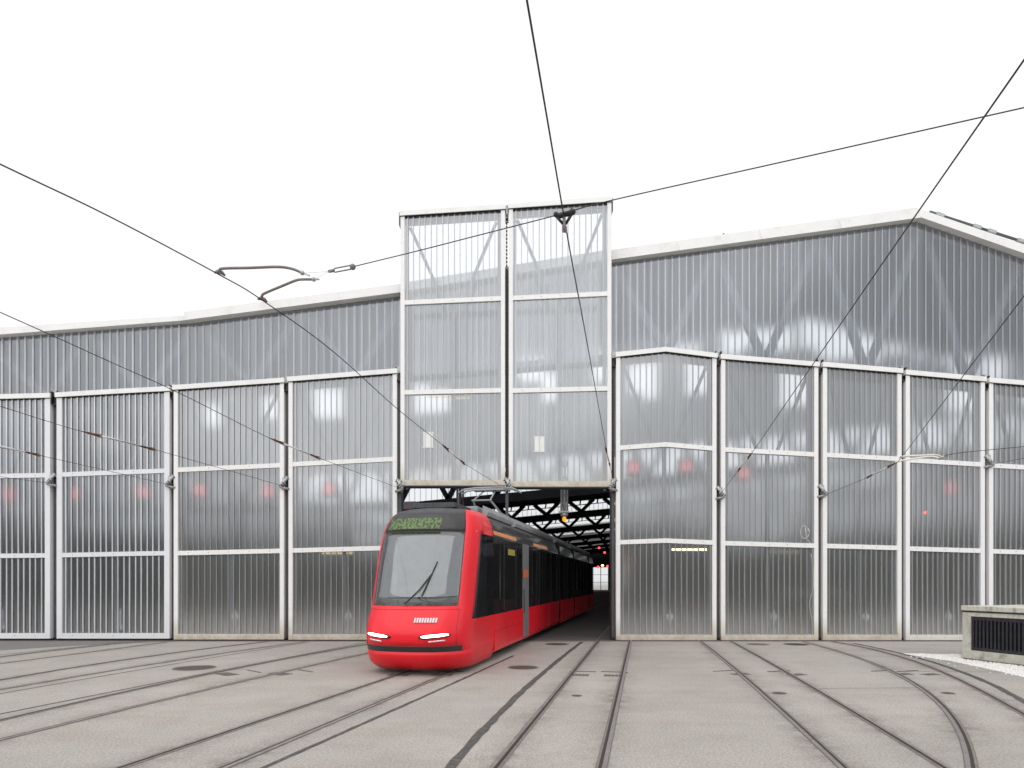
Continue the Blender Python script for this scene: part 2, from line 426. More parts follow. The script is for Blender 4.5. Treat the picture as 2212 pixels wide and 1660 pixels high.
RAILPROF = [(-.068,.005,0),(-.058,.012,2),(-.012,.013,3),(.026,.009,1),(.048,.006,0),(.058,.005,0)]
RAIL_LINES = []
for lab, l, r, deg, far in TRACKS:
    e = empty('tram_track', (0,0,0)); tag(e, lab, 'tram track', 'tram tracks fanning out of the depot')
    for side, pix in ((1, l), (-1, r)):
        L = smooth_line(pix, deg, 3.0, far, HD if far > 10 else None)
        RAIL_LINES.append(L)
        b = MB(); profile_strip(b, L, [(o*side, z, m) for o, z, m in RAILPROF] if side == 1 else [(o*side, z, m) for o, z, m in RAILPROF])
        o = b.build('rail', [M['railbed'], M['railtop'], M['polished'], M['groove']], e)

# dirt that has been carried along the rails
def stain_mat():
    m, nt, out = mat('rail_side_dirt')
    at_ = N(nt, 'ShaderNodeAttribute'); at_.attribute_name = 'fade'
    g = N(nt, 'ShaderNodeNewGeometry')
    n = N(nt, 'ShaderNodeTexNoise', Scale=3.5, Detail=9, Roughness=.7); nt.links.new(g.outputs['Position'], n.inputs['Vector'])
    n2 = N(nt, 'ShaderNodeTexNoise', Scale=.5, Detail=3); nt.links.new(g.outputs['Position'], n2.inputs['Vector'])
    r1 = ramp(nt, n.outputs['Fac'], [(.38, 0.), (.68, 1.)]); r2 = ramp(nt, n2.outputs['Fac'], [(.35, .25), (.65, 1.)])
    a = N(nt, 'ShaderNodeMath', operation='MULTIPLY'); nt.links.new(at_.outputs['Fac'], a.inputs[0]); nt.links.new(r1.outputs[0], a.inputs[1])
    c = N(nt, 'ShaderNodeMath', operation='MULTIPLY'); nt.links.new(a.outputs[0], c.inputs[0]); nt.links.new(r2.outputs[0], c.inputs[1])
    d = N(nt, 'ShaderNodeBsdfDiffuse'); d.inputs[0].default_value = (.17,.145,.125,1)
    t = N(nt, 'ShaderNodeBsdfTransparent')
    ms = N(nt, 'ShaderNodeMixShader'); nt.links.new(c.outputs[0], ms.inputs[0]); nt.links.new(t.outputs[0], ms.inputs[1]); nt.links.new(d.outputs[0], ms.inputs[2])
    nt.links.new(ms.outputs[0], out.inputs[0]); return m
M['stain'] = stain_mat()
for q, L in enumerate(RAIL_LINES):
    L = [p for p in L if p.y < 24]
    zs = .0024 + .00012*q
    me = bpy.data.meshes.new('rail_dirt'); V, Fc, A = [], [], []
    for i, p in enumerate(L):
        d = L[min(i+1,len(L)-1)] - L[max(i-1,0)]; nn = Vector((d.y,-d.x,0)).normalized()
        for o_, a_ in ((-.42,0),(-.16,.28),(-.05,.6),(.05,.6),(.16,.28),(.42,0)):
            w_ = p+nn*o_; V.append((w_.x,w_.y,zs)); A.append(a_)
    for i in range(len(L)-1):
        for k in range(5): Fc.append((i*6+k,i*6+k+1,i*6+k+7,i*6+k+6))
    me.from_pydata(V, [], Fc); at_ = me.attributes.new('fade','FLOAT','POINT'); at_.data.foreach_set('value', A)
    me.materials.append(M['stain']); o = bpy.data.objects.new('rail_dirt', me); COL.objects.link(o); tag(o, kind='structure')

# tar seams and patches on the paving
def seam(pix, w, lab, deg=3, near=.1, far=.1):
    L = smooth_line(pix, deg, near, far); b = MB()
    random.seed(len(pix)*31+int(w*1000))
    # ragged edges
    def nrm(i):
        d = L[min(i+1,len(L)-1)] - L[max(i-1,0)]; return Vector((d.y, -d.x, 0)).normalized()
    A = [L[i] + nrm(i)*w*(.5+random.uniform(-.12,.12)) for i in range(len(L))]
    B = [L[i] - nrm(i)*w*(.5+random.uniform(-.12,.12)) for i in range(len(L))]
    for i in range(len(L)-1):
        b.face([(A[i].x,A[i].y,.0045),(B[i].x,B[i].y,.0045),(B[i+1].x,B[i+1].y,.0045),(A[i+1].x,A[i+1].y,.0045)])
    tag(b.build('tar_seam', M['tar']), kind='structure')
seam([(970,1660),(1106-80,1600),(1120,1500),(1190,1440),(1235,1405),(1255,1388)], .115, '', 3)
seam([(565,1660),(700,1605),(826,1542),(950,1490),(1050,1446),(1105,1418)], .07, '', 2)
seam([(0,1543),(200,1504),(480,1448),(790,1389)], .05, '', 2, 2)
seam([(0,1499),(160,1472),(370,1436),(490,1416),(665,1388)], .045, '', 2, 2)
seam([(0,1415),(130,1402),(260,1388)], .05, '', 1, 2)
seam([(2212,1516),(2131,1474),(2040,1440),(1960,1415),(1846,1391)], .12, '', 2, 2)
def rag(poly, z, m, name, jit=.08, n=8):
    pts = []
    for i in range(len(poly)):
        a, c = Vector(poly[i]), Vector(poly[(i+1) % len(poly)])
        for k in range(n):
            p = a.lerp(c, k/n); pts.append((p.x+random.uniform(-jit,jit), p.y+random.uniform(-jit,jit), z))
    b = MB(); b.face(pts); bmesh.ops.triangulate(b.bm, faces=b.bm.faces)
    return tag(b.build(name, m, normals=True), kind='structure')
rag([gp(-20,1386.5),gp(360,1386.5),gp(150,1396),gp(-20,1407)], .0025, M['darkpatch'], 'asphalt_patch')
rag([gp(385,1437),gp(555,1431),gp(520,1424),gp(600,1412)], .0022, M['darkpatch'], 'asphalt_patch', .03) if False else None
rag([gp(330,1440),gp(420,1434),gp(510,1432),gp(440,1437)], .0025, M['darkpatch'], 'asphalt_patch', .02) if False else None
b = MB()
for (x0,y0,x1,y1) in ((1770,1487.5,1996,1486.5),(1920,1451,2212,1452.5)):
    p, q = gp(x0,y0), gp(x1,y1); b.bar((p.x,p.y,.002),(q.x,q.y,.002),.018,.004)
tag(b.build('paving_joint', M['railbed']), kind='structure')
# threshold strip along the gate line
b = MB(); b.box(X(-160),X(2360),21.78,22.12,-.02,.007)
tag(b.build('threshold_strip', M['railbed']), kind='structure')

# manhole covers
def manhole(px, py, r, lab, m='iron', grating=False):
    c = gp(px, py); e = empty('manhole_cover', c); tag(e, lab, 'manhole cover', 'manhole covers in the yard')
    b = MB(); n = 40
    for k in range(n):
        a0, a1 = 2*math.pi*k/n, 2*math.pi*(k+1)/n
        q = [(r*math.cos(a0),r*math.sin(a0),.009),(r*math.cos(a1),r*math.sin(a1),.009),(r*.9*math.cos(a1),r*.9*math.sin(a1),.009),(r*.9*math.cos(a0),r*.9*math.sin(a0),.009)]
        b.face(q)
    b.build('rim', M['grate'], e)
    b = MB(); b.disc((0,0,.001), r*.885, .0065)
    b.mi = 1
    k = int(r/.045)
    for i in range(-k, k+1):
        for j in range(-k, k+1):
            x, y = i*.075, j*.075
            if math.hypot(x, y) < r*.8 and (i+j) % 2 == 0:
                b.box(x-.024,x+.024,y-.024,y+.024,.006,.011)
    b.build('lid', [M['black'] if grating else M[m], M[m]], e)
manhole(1130,1442.5,.34,'brown round manhole cover between the tram and the neighbouring track, nearer one')
manhole(1203,1392,.36,'brown round manhole cover close to the open gateway')
manhole(420,1443.5,.45,'large dark manhole cover alone on the left part of the yard')
manhole(1637,1392.3,.34,'solid manhole cover in front of the third closed gate from the right','grate')
manhole(1720,1392.6,.37,'gridded manhole cover beside the solid one, in front of the gates','iron',True)
manhole(1246,1503.5,.09,'tiny round cover between the rails of the track right of the tram')
manhole(1683,1498,.125,'small round cover between the rails of the gently curving track')
manhole(2048,1498,.11,'small round cover between the rails of the sharply bending track')

# drain plates beside the rails
def drain(px, py, w, d, ang, lab):
    c = gp(px, py); e = empty('rail_drain', c, ang); tag(e, lab, 'drain plate', 'drain plates beside the rails')
    b = MB(); b.box(-w/2,w/2,-d/2,d/2,.001,.007); b.build('plate', M['grate'], e)
    b = MB()
    for i in range(5):
        x = -w/2 + w*(i+.5)/5; b.box(x-.012,x+.012,-d*.38,d*.38,.006,.0085)
    b.build('slots', M['black'], e)
    b = MB(); b.box(-.28-w*.5*0,.28,d*.5+.42,d*.5+.46,.001,.010); b.build('cross_slot', M['iron'], e)
A0 = R(-12)
for px, py, lab in ((1253,1459,'square drain plate inside the left rail of the track right of the tram'),
                    (1324,1460,'square drain plate inside the right rail of the track right of the tram'),
                    (1600,1457,'square drain plate inside the left rail of the gently curving track'),
                    (1721,1458,'square drain plate inside the right rail of the gently curving track'),
                    (1952,1457,'square drain plate inside the left rail of the sharply bending track'),
                    (2010,1457.5,'square drain plate inside the right rail of the sharply bending track')):
    drain(px, py, .36, .22, A0 if px < 1400 else R(18), lab)
for px, py, lab in ((862,1459,'dark drain plate at the left rail under the tram nose'),(955,1459,'dark drain plate at the right rail under the tram nose')):
    drain(px, py, .42, .3, A0, lab)
for px, py, lab in ((400,1452,'drain plate left of the middle on the second track from the tram, outer rail'),(445,1463,'drain plate at the upper rail of the track just left of the tram'),
                    (545,1462,'drain plate at the lower rail of the track just left of the tram')):
    if px > 420: drain(px+ (45 if px<500 else 60), py-6, .5, .3, R(-42), lab)
for px, py, lab in ((165,1460,'drain plate at the left part of the track behind the big oval cover'),(315,1461,'drain plate near the middle of the track behind the big oval cover')):
    drain(px+15, py-25, .45, .3, R(-45), lab) if False else None

# ------------------------------------------------------------------ depot hall
hall = empty('depot_hall', (X(1106), YW, 0))
tag(hall, 'wide tram depot hall with translucent ribbed upper wall, white roof edge and dark steel interior', 'depot building')
HL = Vector((0, -YW, 0))
def hb(b, name, m, **k):
    """part of the hall: mesh is written in world coordinates"""
    o = b.build(name, m, hall, **k); o.matrix_parent_inverse = Matrix.Identity(4); o.location = HL
    return o
def sub(b, name, m, parent, **k):
    """sub-part in world coordinates under a hall part"""
    return b.build(name, m, parent, **k)
ROOF = [(-170,734),(0,723),(398,692),(862,632),(1322,561),(1990,470),(2380,590)]
LINT = [(-170,866),(240,851),(860,803),(1100,784),(1438,757),(2380,852)]
def interp(tab, px):
    for (a, ya), (c, yc) in zip(tab, tab[1:]):
        if px <= c: return ya + (yc-ya)*(px-a)/(c-a)
    return tab[-1][1]
def roofz(x): return Z(interp(ROOF, x*F/YW + CX), YW)
# cladding in facets
facets = [(-170,398,16.6,'rib_bright',.05),(398,868,16.3,'rib_dull',.045),(868,1322,15.2,'rib_dull',.03),(1322,1990,15.1,'rib_dull',.034),(1990,2380,15.1,'rib_dull',.034)]
for a, c, pitch, rm, rw in facets:
    xs = [a] + [p for p, _ in LINT if a < p < c] + [p for p, _ in ROOF if a < p < c] + [c]; xs.sort()
    b = MB()
    top = [(X(p,YW), Z(interp(ROOF,p),YW)+.02) for p in xs]; bot = [(X(p,YW), Z(interp(LINT,p)+14,YW)) for p in xs]
    for i in range(len(xs)-1):
        b.face([(top[i][0],YW,top[i][1]),(bot[i][0],YW,bot[i][1]),(bot[i+1][0],YW,bot[i+1][1]),(top[i+1][0],YW,top[i+1][1])])
    p = a + pitch*.6; k = 0
    while p < c - 3:
        x = X(p,YW); z1 = Z(interp(ROOF,p),YW); z0 = Z(interp(LINT,p)+14,YW)
        b.mi = 2; b.box(x-rw*.5-.012,x+rw*.5+.012,YW-.012,YW-.004,z0,z1-.03)
        b.mi = 1
        if rw > .04:
            b.box(x-rw*.5,x-rw*.5+.020,YW-.03,YW-.012,z0,z1-.03); b.box(x+rw*.5-.014,x+rw*.5,YW-.03,YW-.012,z0,z1-.03)
        else: b.box(x-rw*.5+.004,x+rw*.5-.008,YW-.03,YW-.012,z0,z1-.03)
        p += pitch; k += 1
    hb(b, 'cladding', [M['pcup'], M[rm], M['flange']], normals=False)
# lintel beam at the foot of the cladding
b = MB()
for (p0,y0),(p1,y1) in zip(LINT, LINT[1:]):
    b.prism([(X(p0,YW),Z(y0,YW)),(X(p1,YW),Z(y1,YW)),(X(p1,YW),Z(y1+20,YW)),(X(p0,YW),Z(y0+20,YW))], YW+.06, YW+.4)
hb(b, 'lintel', M['post'])
# fascia: folded white sheet along the roof edge
def fascia(tab_top, tab_bot, y0, y1):
    b = MB(); d = y0
    for (p0,t0),(p1,t1),(q0,b0),(q1,b1) in zip(tab_top, tab_top[1:], tab_bot, tab_bot[1:]):
        b.prism([(X(p0,d),Z(t0,d)),(X(p1,d),Z(t1,d)),(X(q1,d),Z(b1,d)),(X(q0,d),Z(b0,d))], y0, y1)
    return b
b = fascia([(-170,718),(0,707.5),(397,682)], [(-170,734),(0,723),(397,692.5)], 22.5, 23.3); f0 = hb(b, 'fascia', M['cap'])
b = fascia([(397.5,674),(862,614),(1322,540)], [(397.5,692),(862,632),(1322,561)], 22.46, 23.35); f1 = hb(b, 'fascia', M['cap'])
b = fascia([(1322.4,540),(1978,449)], [(1322.4,561),(1990,470)], 22.5, 23.3)
f2 = hb(b, 'fascia', M['cap'])
b = fascia([(1978.4,449),(2380,586)], [(1990.4,470),(2380,606)], 22.5, 23.3); f3 = hb(b, 'fascia', M['cap'])
# joints of the fascia sheets: fine overlapping strips
for px, t, bo in ((82,703,717),(248,693,705),(620,646,664),(730,632,649),(1462,521,541),(1640,497,516),(1812,473,493)):
    b = MB(); b.bar((X(px,22.45),22.452,Z(t+1,22.45)),(X(px+6,22.45),22.452,Z(bo-1,22.45)),.016,.012)
    hb(b, 'sheet_joint', M['frame_clean'])
# small bolt + lightning rail on the right-hand slope
b = MB(); b.tube([at(2008,458,22.9), at(2400,584,22.9)], .045, 8)
b.mi = 1
for p in (2030,2110,2142,2205,2270,2330):
    t = (p-2008)/392; c = at(2008+392*t, 458+126*t, 22.86)
    b.bar(c+Vector((-.13,0,.045)), c+Vector((.13,0,-.04)), .12, .1)
    b.bar(c+Vector((.08,0,-.05)), c+Vector((.08,0,-.22)), .03, .03)
hb(b, 'roof_conduit', [M['post'], M['galv']])
b = MB(); b.bar(at(1563,505,22.8), at(1563,512,22.8), .05); hb(b, 'roof_bolt', M['post'])
# first truss right behind the cladding
b = MB(); YT = 23.5
tops = [-30,195,430,655,880,1100,1320,1540,1764,1985,2205]; bots = [-115,112,320,545,770,990,1210,1440,1650,1868,2082,2300]
def tz(px): return Z(interp(ROOF,px)+14, YT)
def bz(px): return Z(interp(LINT,px)+8, YT)
for i, t in enumerate(tops):
    for q in (bots[i], bots[i+1]):
        b.bar((X(t,YT),YT,tz(t)), (X(q,YT),YT,bz(q)), .26, .2, up=(0,1,0))
for (p0,_),(p1,_) in zip(ROOF, ROOF[1:]):
    b.bar((X(p0,YT),YT+.02,tz(p0)), (X(p1,YT),YT+.02,tz(p1)), .28, .3, up=(0,1,0))
hb(b, 'front_truss', M['truss'])
# roof over the first bay, follows the folds
xr = [X(p,YW) for p,_ in ROOF]
XL, XR = -27.0, 46.0
def ztop(x): return roofz(max(xr[0], min(x, xr[-1])))
b = MB(); kx = [XL] + xr + [XR]
for i in range(len(kx)-1):
    x0, x1 = kx[i], kx[i+1]
    b.prism([(x0,ztop(x0)+.02),(x1,ztop(x1)+.02),(x1,ztop(x1)+.16),(x0,ztop(x0)+.16)], 23.31, 33.2)
hb(b, 'roof', M['roof_dark'])
# step wall at the end of the first bay
def zb(x): return 6.14 + (.095*x if x > -6 else -.57 + .02*(x+6)) if x < 20 else 8.04
YS = 33.0
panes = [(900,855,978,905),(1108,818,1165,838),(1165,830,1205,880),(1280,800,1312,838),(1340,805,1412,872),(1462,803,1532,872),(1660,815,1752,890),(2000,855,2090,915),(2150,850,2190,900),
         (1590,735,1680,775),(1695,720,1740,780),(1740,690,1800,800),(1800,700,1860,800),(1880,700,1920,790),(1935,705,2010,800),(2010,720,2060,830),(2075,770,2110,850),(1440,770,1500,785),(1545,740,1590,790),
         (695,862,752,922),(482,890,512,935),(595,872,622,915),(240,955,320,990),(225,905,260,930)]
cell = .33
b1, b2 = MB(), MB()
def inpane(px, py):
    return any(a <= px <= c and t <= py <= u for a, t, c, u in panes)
x = -22.0
while x < 30:
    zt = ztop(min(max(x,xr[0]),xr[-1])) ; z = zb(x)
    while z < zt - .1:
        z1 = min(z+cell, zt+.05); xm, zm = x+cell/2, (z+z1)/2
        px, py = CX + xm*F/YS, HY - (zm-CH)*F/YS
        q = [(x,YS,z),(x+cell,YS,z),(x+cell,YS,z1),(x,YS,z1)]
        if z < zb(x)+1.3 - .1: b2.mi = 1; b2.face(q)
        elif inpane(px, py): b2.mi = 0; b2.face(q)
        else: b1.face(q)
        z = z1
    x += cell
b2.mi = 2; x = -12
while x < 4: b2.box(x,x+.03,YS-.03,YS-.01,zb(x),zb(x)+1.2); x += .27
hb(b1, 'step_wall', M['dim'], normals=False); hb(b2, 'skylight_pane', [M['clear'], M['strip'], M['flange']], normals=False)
# ribs and truss of the step wall
def row_truss(Y, xa, xb_, h, ribs, dark=True):
    b = MB(); x = xa
    st = .5
    n = int((xb_-xa)/st)
    for i in range(n):
        x0, x1 = xa+i*st, xa+(i+1)*st
        b.prism([(x0,zb(x0)-.42),(x1,zb(x1)-.42),(x1,zb(x1)+.02),(x0,zb(x0)+.02)], Y-.35, Y-.05)   # bottom chord
        if h: b.prism([(x0,zb(x0)+h-.02),(x1,zb(x1)+h-.02),(x1,zb(x1)+h+.35),(x0,zb(x0)+h+.35)], Y-.35, Y-.05)
    hh = h or 1.6; sp = 2.33; x = xa
    while x < xb_:
        b.bar((x,Y-.22,zb(x)), (x+sp*.36,Y-.22,zb(x+sp*.36)+hh), .24, .2, up=(0,1,0))
        b.bar((x,Y-.22,zb(x)), (x-sp*.36,Y-.22,zb(x-sp*.36)+hh), .24, .2, up=(0,1,0))
        x += sp
    if h:
        x = xa
        while x < xb_:
            b.bar((x,Y-.1,zb(x)+h*.62), (x+.05,Y-.1,zb(x)+h), .09, .1, up=(0,1,0)); x += .58
        for i in range(n):
            x0, x1 = xa+i*st, xa+(i+1)*st
            b.bar((x0,Y-.1,zb(x0)+h*.62),(x1,Y-.1,zb(x1)+h*.62),.07,.05)
    return b
hb(row_truss(YS, -21.7, 29, 0, True), 'step_truss', M['steel_dark'])
# saw-tooth bays further in
rows = [46, 60, 75, 90, 105, 120, 134]
prev = YS
for Yr in rows:
    b = MB(); h = .75
    for i in range(36):
        x0, x1 = XL+i*2.03, XL+(i+1)*2.03
        b.prism  # roof deck of the bay rises from the foot of the previous glazing to the top of this one
        v = [(x0,prev+.15,zb(x0)-.2),(x1,prev+.15,zb(x1)-.2),(x1,Yr-.05,zb(x1)+h+.2),(x0,Yr-.05,zb(x0)+h+.2)]
        b.face(v)
    hb(b, 'roof', M['roof_dark'], normals=False)
    b = MB()
    for i in range(36):
        x0, x1 = XL+i*2.03, XL+(i+1)*2.03
        b.face([(x0,Yr,zb(x0)),(x1,Yr,zb(x1)),(x1,Yr,zb(x1)+h),(x0,Yr,zb(x0)+h)])
    b.mi = 1
    if Yr < 50:
        x = -8
        while x < 22: b.box(x,x+.03,Yr-.03,Yr-.01,zb(x),zb(x)+h*.7); x += .3
    hb(b, 'clerestory_glazing', [M['strip'], M['flange']], normals=False)
    hb(row_truss(Yr, -14 if Yr < 60 else -2, 30, h, False), 'roof_truss', M['steel_dark'])
    prev = Yr
# side walls
b = MB(); b.box(XL-.3,XL,22.9,135.3,-.1,14); b.box(XR,XR+.3,22.9,135.3,-.1,14)
b.box(XL,X(-165),22.9,23.2,-.1,13.5); b.box(X(2370),XR,22.9,23.2,-.1,13.0)
hb(b, 'side_wall', M['truss'])
# far end wall with glazed gates
b = MB(); YE = 135
b.face([(11,YE,.0),(19,YE,.0),(19,YE,4.6),(11,YE,4.6)])
hb(b, 'end_glazing', M['strip'], normals=False)
b = MB()
b.box(XL,XR,YE-.2,YE+.3,4.6,8.4); b.box(XL,11,YE-.1,YE+.2,0,4.6); b.box(19,XR,YE-.1,YE+.2,0,4.6)
b.box(XL,XR,YE-.12,YE-.02,-.1,.12)
for i in range(34): x = -10+i*1.62; b.box(x-.06,x+.06,YE-.15,YE-.02,0,4.6)
for z in (1.6,3.1): b.box(XL,XR,YE-.12,YE-.03,z,z+.07)
hb(b, 'end_frame', M['steel_dark'])
# dark columns between the tracks inside
b = MB()
for Y in (33,46,60,75):
    for x in (-12.5,-7.5):
        b.box(x-.12,x+.12,Y-.35,Y-.1,0,zb(x)-.4)
hb(b, 'column', M['steel_dark'])

# guide posts between the gates, each with its brackets and wire anchor
def post(pxc, w, ytop, anchor_y=None, aside=-1, chain=None, y0=22.16, kind=0):
    b = MB(); x = X(pxc); hw = X(pxc+w/2)-x
    b.box(x-hw, x+hw, y0, 22.62, 0, Z(ytop))
    b.mi = 1; b.box(x-hw-.012, x+hw+.012, y0-.02, y0+.12, 0, .10)
    o = hb(b, 'guide_post', [M['post'], M['black']])
    if kind == 0:
        b = MB(); z = Z(ytop)
        for s in (-1, 1): b.box(x+s*.085-.018, x+s*.085+.018, 22.02, 22.5, z-.30, z+.10)
        b.box(x-.067, x+.067, 22.04, 22.5, z-.34, z-.29)
        b.mi = 1; b.box(x-.05, x+.05, 22.1, 22.4, z-.05, z+.16)
        sub(b, 'guide_bracket', [M['black'], M['galv']], o)
    if anchor_y:
        b = MB(); z = Z(anchor_y); s = aside
        b.box(x-.11, x+.11, 22.0, 22.15, z-.20, z-.15); b.box(x-.11, x+.11, 22.0, 22.15, z+.12, z+.16)
        b.tube([(x+s*.05,21.96,z-.17),(x+s*.05,21.96,z+.2)], .035, 8)
        b.tube([(x+s*.10,21.93,z-.05),(x-s*.05,22.0,z+.22)], .05, 8)
        b.tube([(x+s*.16,21.9,z-.12),(x-s*.10,22.0,z-.18)], .04, 8)
        for k in range(3): b.tube([(x+s*(.02+.05*k),21.92,z+.02-.05*k),(x+s*(.045+.05*k),21.9,z-.01-.05*k)], .065, 10)
        b.mi = 1; b.box(x+s*.02-.05, x+s*.02+.06, 21.9, 21.95, z-.06, z-.02)
        sub(b, 'wire_anchor', [M['galv'], M['rust']], o)
    return o
post(115, 12, 852, 1038); post(371, 13, 838, 1042); post(617.5, 8, 822, 1045); post(861, 7, 800, 1050, 1)
post(1095, 6.5, 578, 1048, 1, kind=1)
post(1326.2, 6.5, 768, 1048, -1); post(1553, 8, 765, 1066, 1); post(1773, 8, 783, 1062, 1); post(1952.5, 8, 800, None); post(2132.5, 8, 818, 998, 1)

# ------------------------------------------------------------------ lifting gates
def lerp_tab(tab, px): return interp(tab, px)
GATE_GROUP = 'lifting gates along the depot front'
def gate(label, xl, xr_, top, base, style, raised=False, ribs=12.6, ridge=None, mid=None):
    """top: [(px,py)...] upper edge, base: (py left, py right)"""
    fm, pm, rm, rw, sw = {'clean': (M['frame_clean'], M['pcl'], M['rib_bright'], .036, 11.5),
                          'old':   (M['frame'], M['pcr'], M['rib_dull'], .026, 9),
                          'dirty': (M['frame_dirty'], M['pcr'], M['rib_dull'], .021, 9)}[style]
    zbase = Z(max(base)); x0 = X((xl+xr_)/2)
    e = empty('lifting_gate', (x0, YD, zbase)); tag(e, label, 'gate', GATE_GROUP)
    lx = lambda px: X(px) - x0
    T = lambda px: Z(interp(top, px)) - zbase
    B = lambda px: Z(base[0] + (base[1]-base[0])*(px-xl)/(xr_-xl)) - zbase
    xs = [xl] + [p for p, _ in top if xl < p < xr_] + [xr_]
    def level(f): return lambda px: B(px) + (T(px)-.13-B(px))*f
    cap_h = .15
    def strip(f0, f1, a, c, y0, y1, b):
        seg = [a] + [p for p in xs if a < p < c] + [c]
        for p, q in zip(seg, seg[1:]):
            b.prism([(lx(p),f1(p)),(lx(q),f1(q)),(lx(q),f0(q)),(lx(p),f0(p))], y0, y1)
    # stiles, with butt joints
    for a, c in ((xl, xl+sw), (xr_-sw, xr_)):
        b = MB(); strip(B, lambda p: T(p)-.12, a, c, 0, .22, b)
        b.mi = 1
        for fr in (.12,.335,.40,.665,.72,.9):
            z = level(fr)((a+c)/2); b.box(lx(a)-.002, lx(c)+.002, -.003, .05, z-.006, z+.006)
        b.build('stile', [fm, M['frame_clean'] if style != 'clean' else fm], e, bevel=.006)
    # cap
    b = MB(); strip(lambda p: T(p)-.15, T, xl-1.5, xr_+1.5, -.05, .34, b)
    b.mi = 1; strip(lambda p: T(p)-.165, lambda p: T(p)-.151, xl, xr_, -.02, .3, b)
    b.build('cap', [M['cap'], M['rubber']], e)
    # rails
    rh = .145
    lev = [0, .345, .678]
    rails = []
    for i, f in enumerate(lev):
        b = MB(); h = .175 if i == 0 else rh
        lo = (lambda p, L=level(f): L(p)) if i == 0 else (lambda p, L=level(f): L(p)-rh/2)
        hi = lambda p, lo=lo, h=h: lo(p)+h
        strip(lo, hi, xl+sw, xr_-sw, .012, .2, b)
        b.mi = 1
        for k in range(5):
            p = xl+sw+(xr_-xl-2*sw)*(k+.5)/5; z = lo(p)+h*.55
            b.box(lx(p)-.012, lx(p)+.012, .004, .014, z-.012, z+.012)
        b.build('rail', [fm, M['bolt']], e)
        rails.append((lo, hi))
    # rubber seal at the foot
    b = MB(); strip(lambda p: B(p)-.075, B, xl+.5, xr_-.5, .05, .2, b); b.build('foot_seal', M['rubber'], e)
    # panels
    tops_ = [rails[1][0], rails[2][0], lambda p: T(p)-.12]
    random.seed(int(xl)+999)
    for i in range(3):
        lo, hi = rails[i][1], tops_[i]; a, c = xl+sw, xr_-sw
        b = MB(); seg = [a] + [p for p in xs if a < p < c] + [c]
        for p, q in zip(seg, seg[1:]):
            b.face([(lx(p),.07,hi(p)),(lx(p),.07,lo(p)),(lx(q),.07,lo(q)),(lx(q),.07,hi(q))])
        p = a + ribs*.55; k = 0
        while p < c-2:
            x = lx(p); z0, z1 = lo(p)+.01, hi(p)-.015
            w = rw*(1+random.uniform(-.15,.15))
            b.mi = 2; b.box(x-w*.5-.016, x+w*.5, .056, .064, z0, z1)
            b.mi = 1; b.box(x-w*.5, x+w*.5, .03, .056, z0, z1)
            p += ribs*(1.05 if k % 2 else .95); k += 1
        b.build('panel', [pm, rm, M['flange']], e, normals=False)
    # frame seen through the sheets: centre post, edge posts and V braces of the top third
    b = MB(); m_ = ridge or (xl+xr_)/2; mx = lx(m_)
    b.box(mx-.06, mx+.06, .20, .30, B(m_)+.1, level(.678)(m_))
    for p, s in ((xl+sw+4, 1), (xr_-sw-4, -1)):
        b.box(lx(p)-.05, lx(p)+.05, .20, .30, B(p)+.1, T(p)-.3)
    f2 = level(.678)
    for p, s in ((xl+sw+10, -1), (xr_-sw-10, 1)):
        b.bar((lx(p), .26, T(p)-.42), (mx+s*.32, .26, f2(m_)+.05), .10, .06, up=(0,1,0))
    strip(lambda p: T(p)-.36, lambda p: T(p)-.16, xl+sw, xr_-sw, .22, .30, b)
    b.build('brace_frame', M['truss'], e)
    # white latch pads low behind the sheet
    b = MB()
    for zz, r_ in ((.28,.09),(.75,.12)) if style != 'clean' else ((.36,.10),):
        b.tube([(mx+.16,.082,zz),(mx+.16,.15,zz)], r_, 14)
    b.box(mx+.13, mx+.20, .12, .16, .3, .95)
    b.build('latch', M['insul'], e)
    # guide chain along the right edge of raised gates
    if raised:
        b = MB(); z = B(xr_)+.1; xx = lx(xr_)+.055; top_z = T(xr_)-.3 if xr_ < 1200 else Z(775)-zbase
        while z < top_z:
            b.box(xx-.022, xx+.022, .12, .16, z, z+.075); z += .125
        b.box(xx-.028, xx-.018, .13, .15, B(xr_), top_z)
        b.build('guide_chain', M['black'], e)
        b = MB()
        for q, s in ((xl, -1), (xr_, 1)):
            xx = lx(q)+s*.03; b.box(xx-.02, xx+.02, .0, .36, T(q)-.42, T(q)-.02)
        b.build('end_plate', M['post'], e)
        b = MB(); strip(lambda p: B(p)-.03, lambda p: B(p)+.0, xl+2, xr_-2, .0, .24, b)
        for q in (xl+14, xr_-14): b.ball((lx(q), .1, -.09), .055, 10)
        b.build('bottom_edge', M['post'], e)
    return e
gate('lowered gate at the far left, cut by the left edge of the photo', -132, 108, [(-132,856),(108,850)], (1380,1380), 'clean')
gate('lowered gate with a slightly kinked top, between the first two posts at left', 122, 366, [(122,849),(240,842),(366,835.5)], (1380,1380), 'clean')
gate('lowered gate with stained foot, third from the left edge', 375, 613, [(375,833),(613,817)], (1382,1382), 'dirty')
gate('lowered gate directly left of the tram, partly behind its nose', 623, 857, [(623,815),(857,797)], (1382.5,1382.5), 'dirty')
g5 = gate('raised gate above the tram, left one of the two hoisted over the opening', 865, 1091, [(865,457.5),(1091,443)], (1049,1049), 'dirty', True)
g6 = gate('raised gate right one of the two hoisted, with the beacon hanging below it', 1099, 1321, [(1099,441.8),(1321,426.5)], (1051.5,1051.5), 'dirty', True)
gate('lowered gate with a peaked top, right beside the open gateway', 1331, 1548, [(1331,762),(1438,750.5),(1548,764)], (1383.5,1383.5), 'dirty', ridge=1438)
gate('lowered gate with a looped cable behind its middle panel', 1558, 1768, [(1558,766),(1768,783)], (1383.5,1383.5), 'dirty', ribs=12.2)
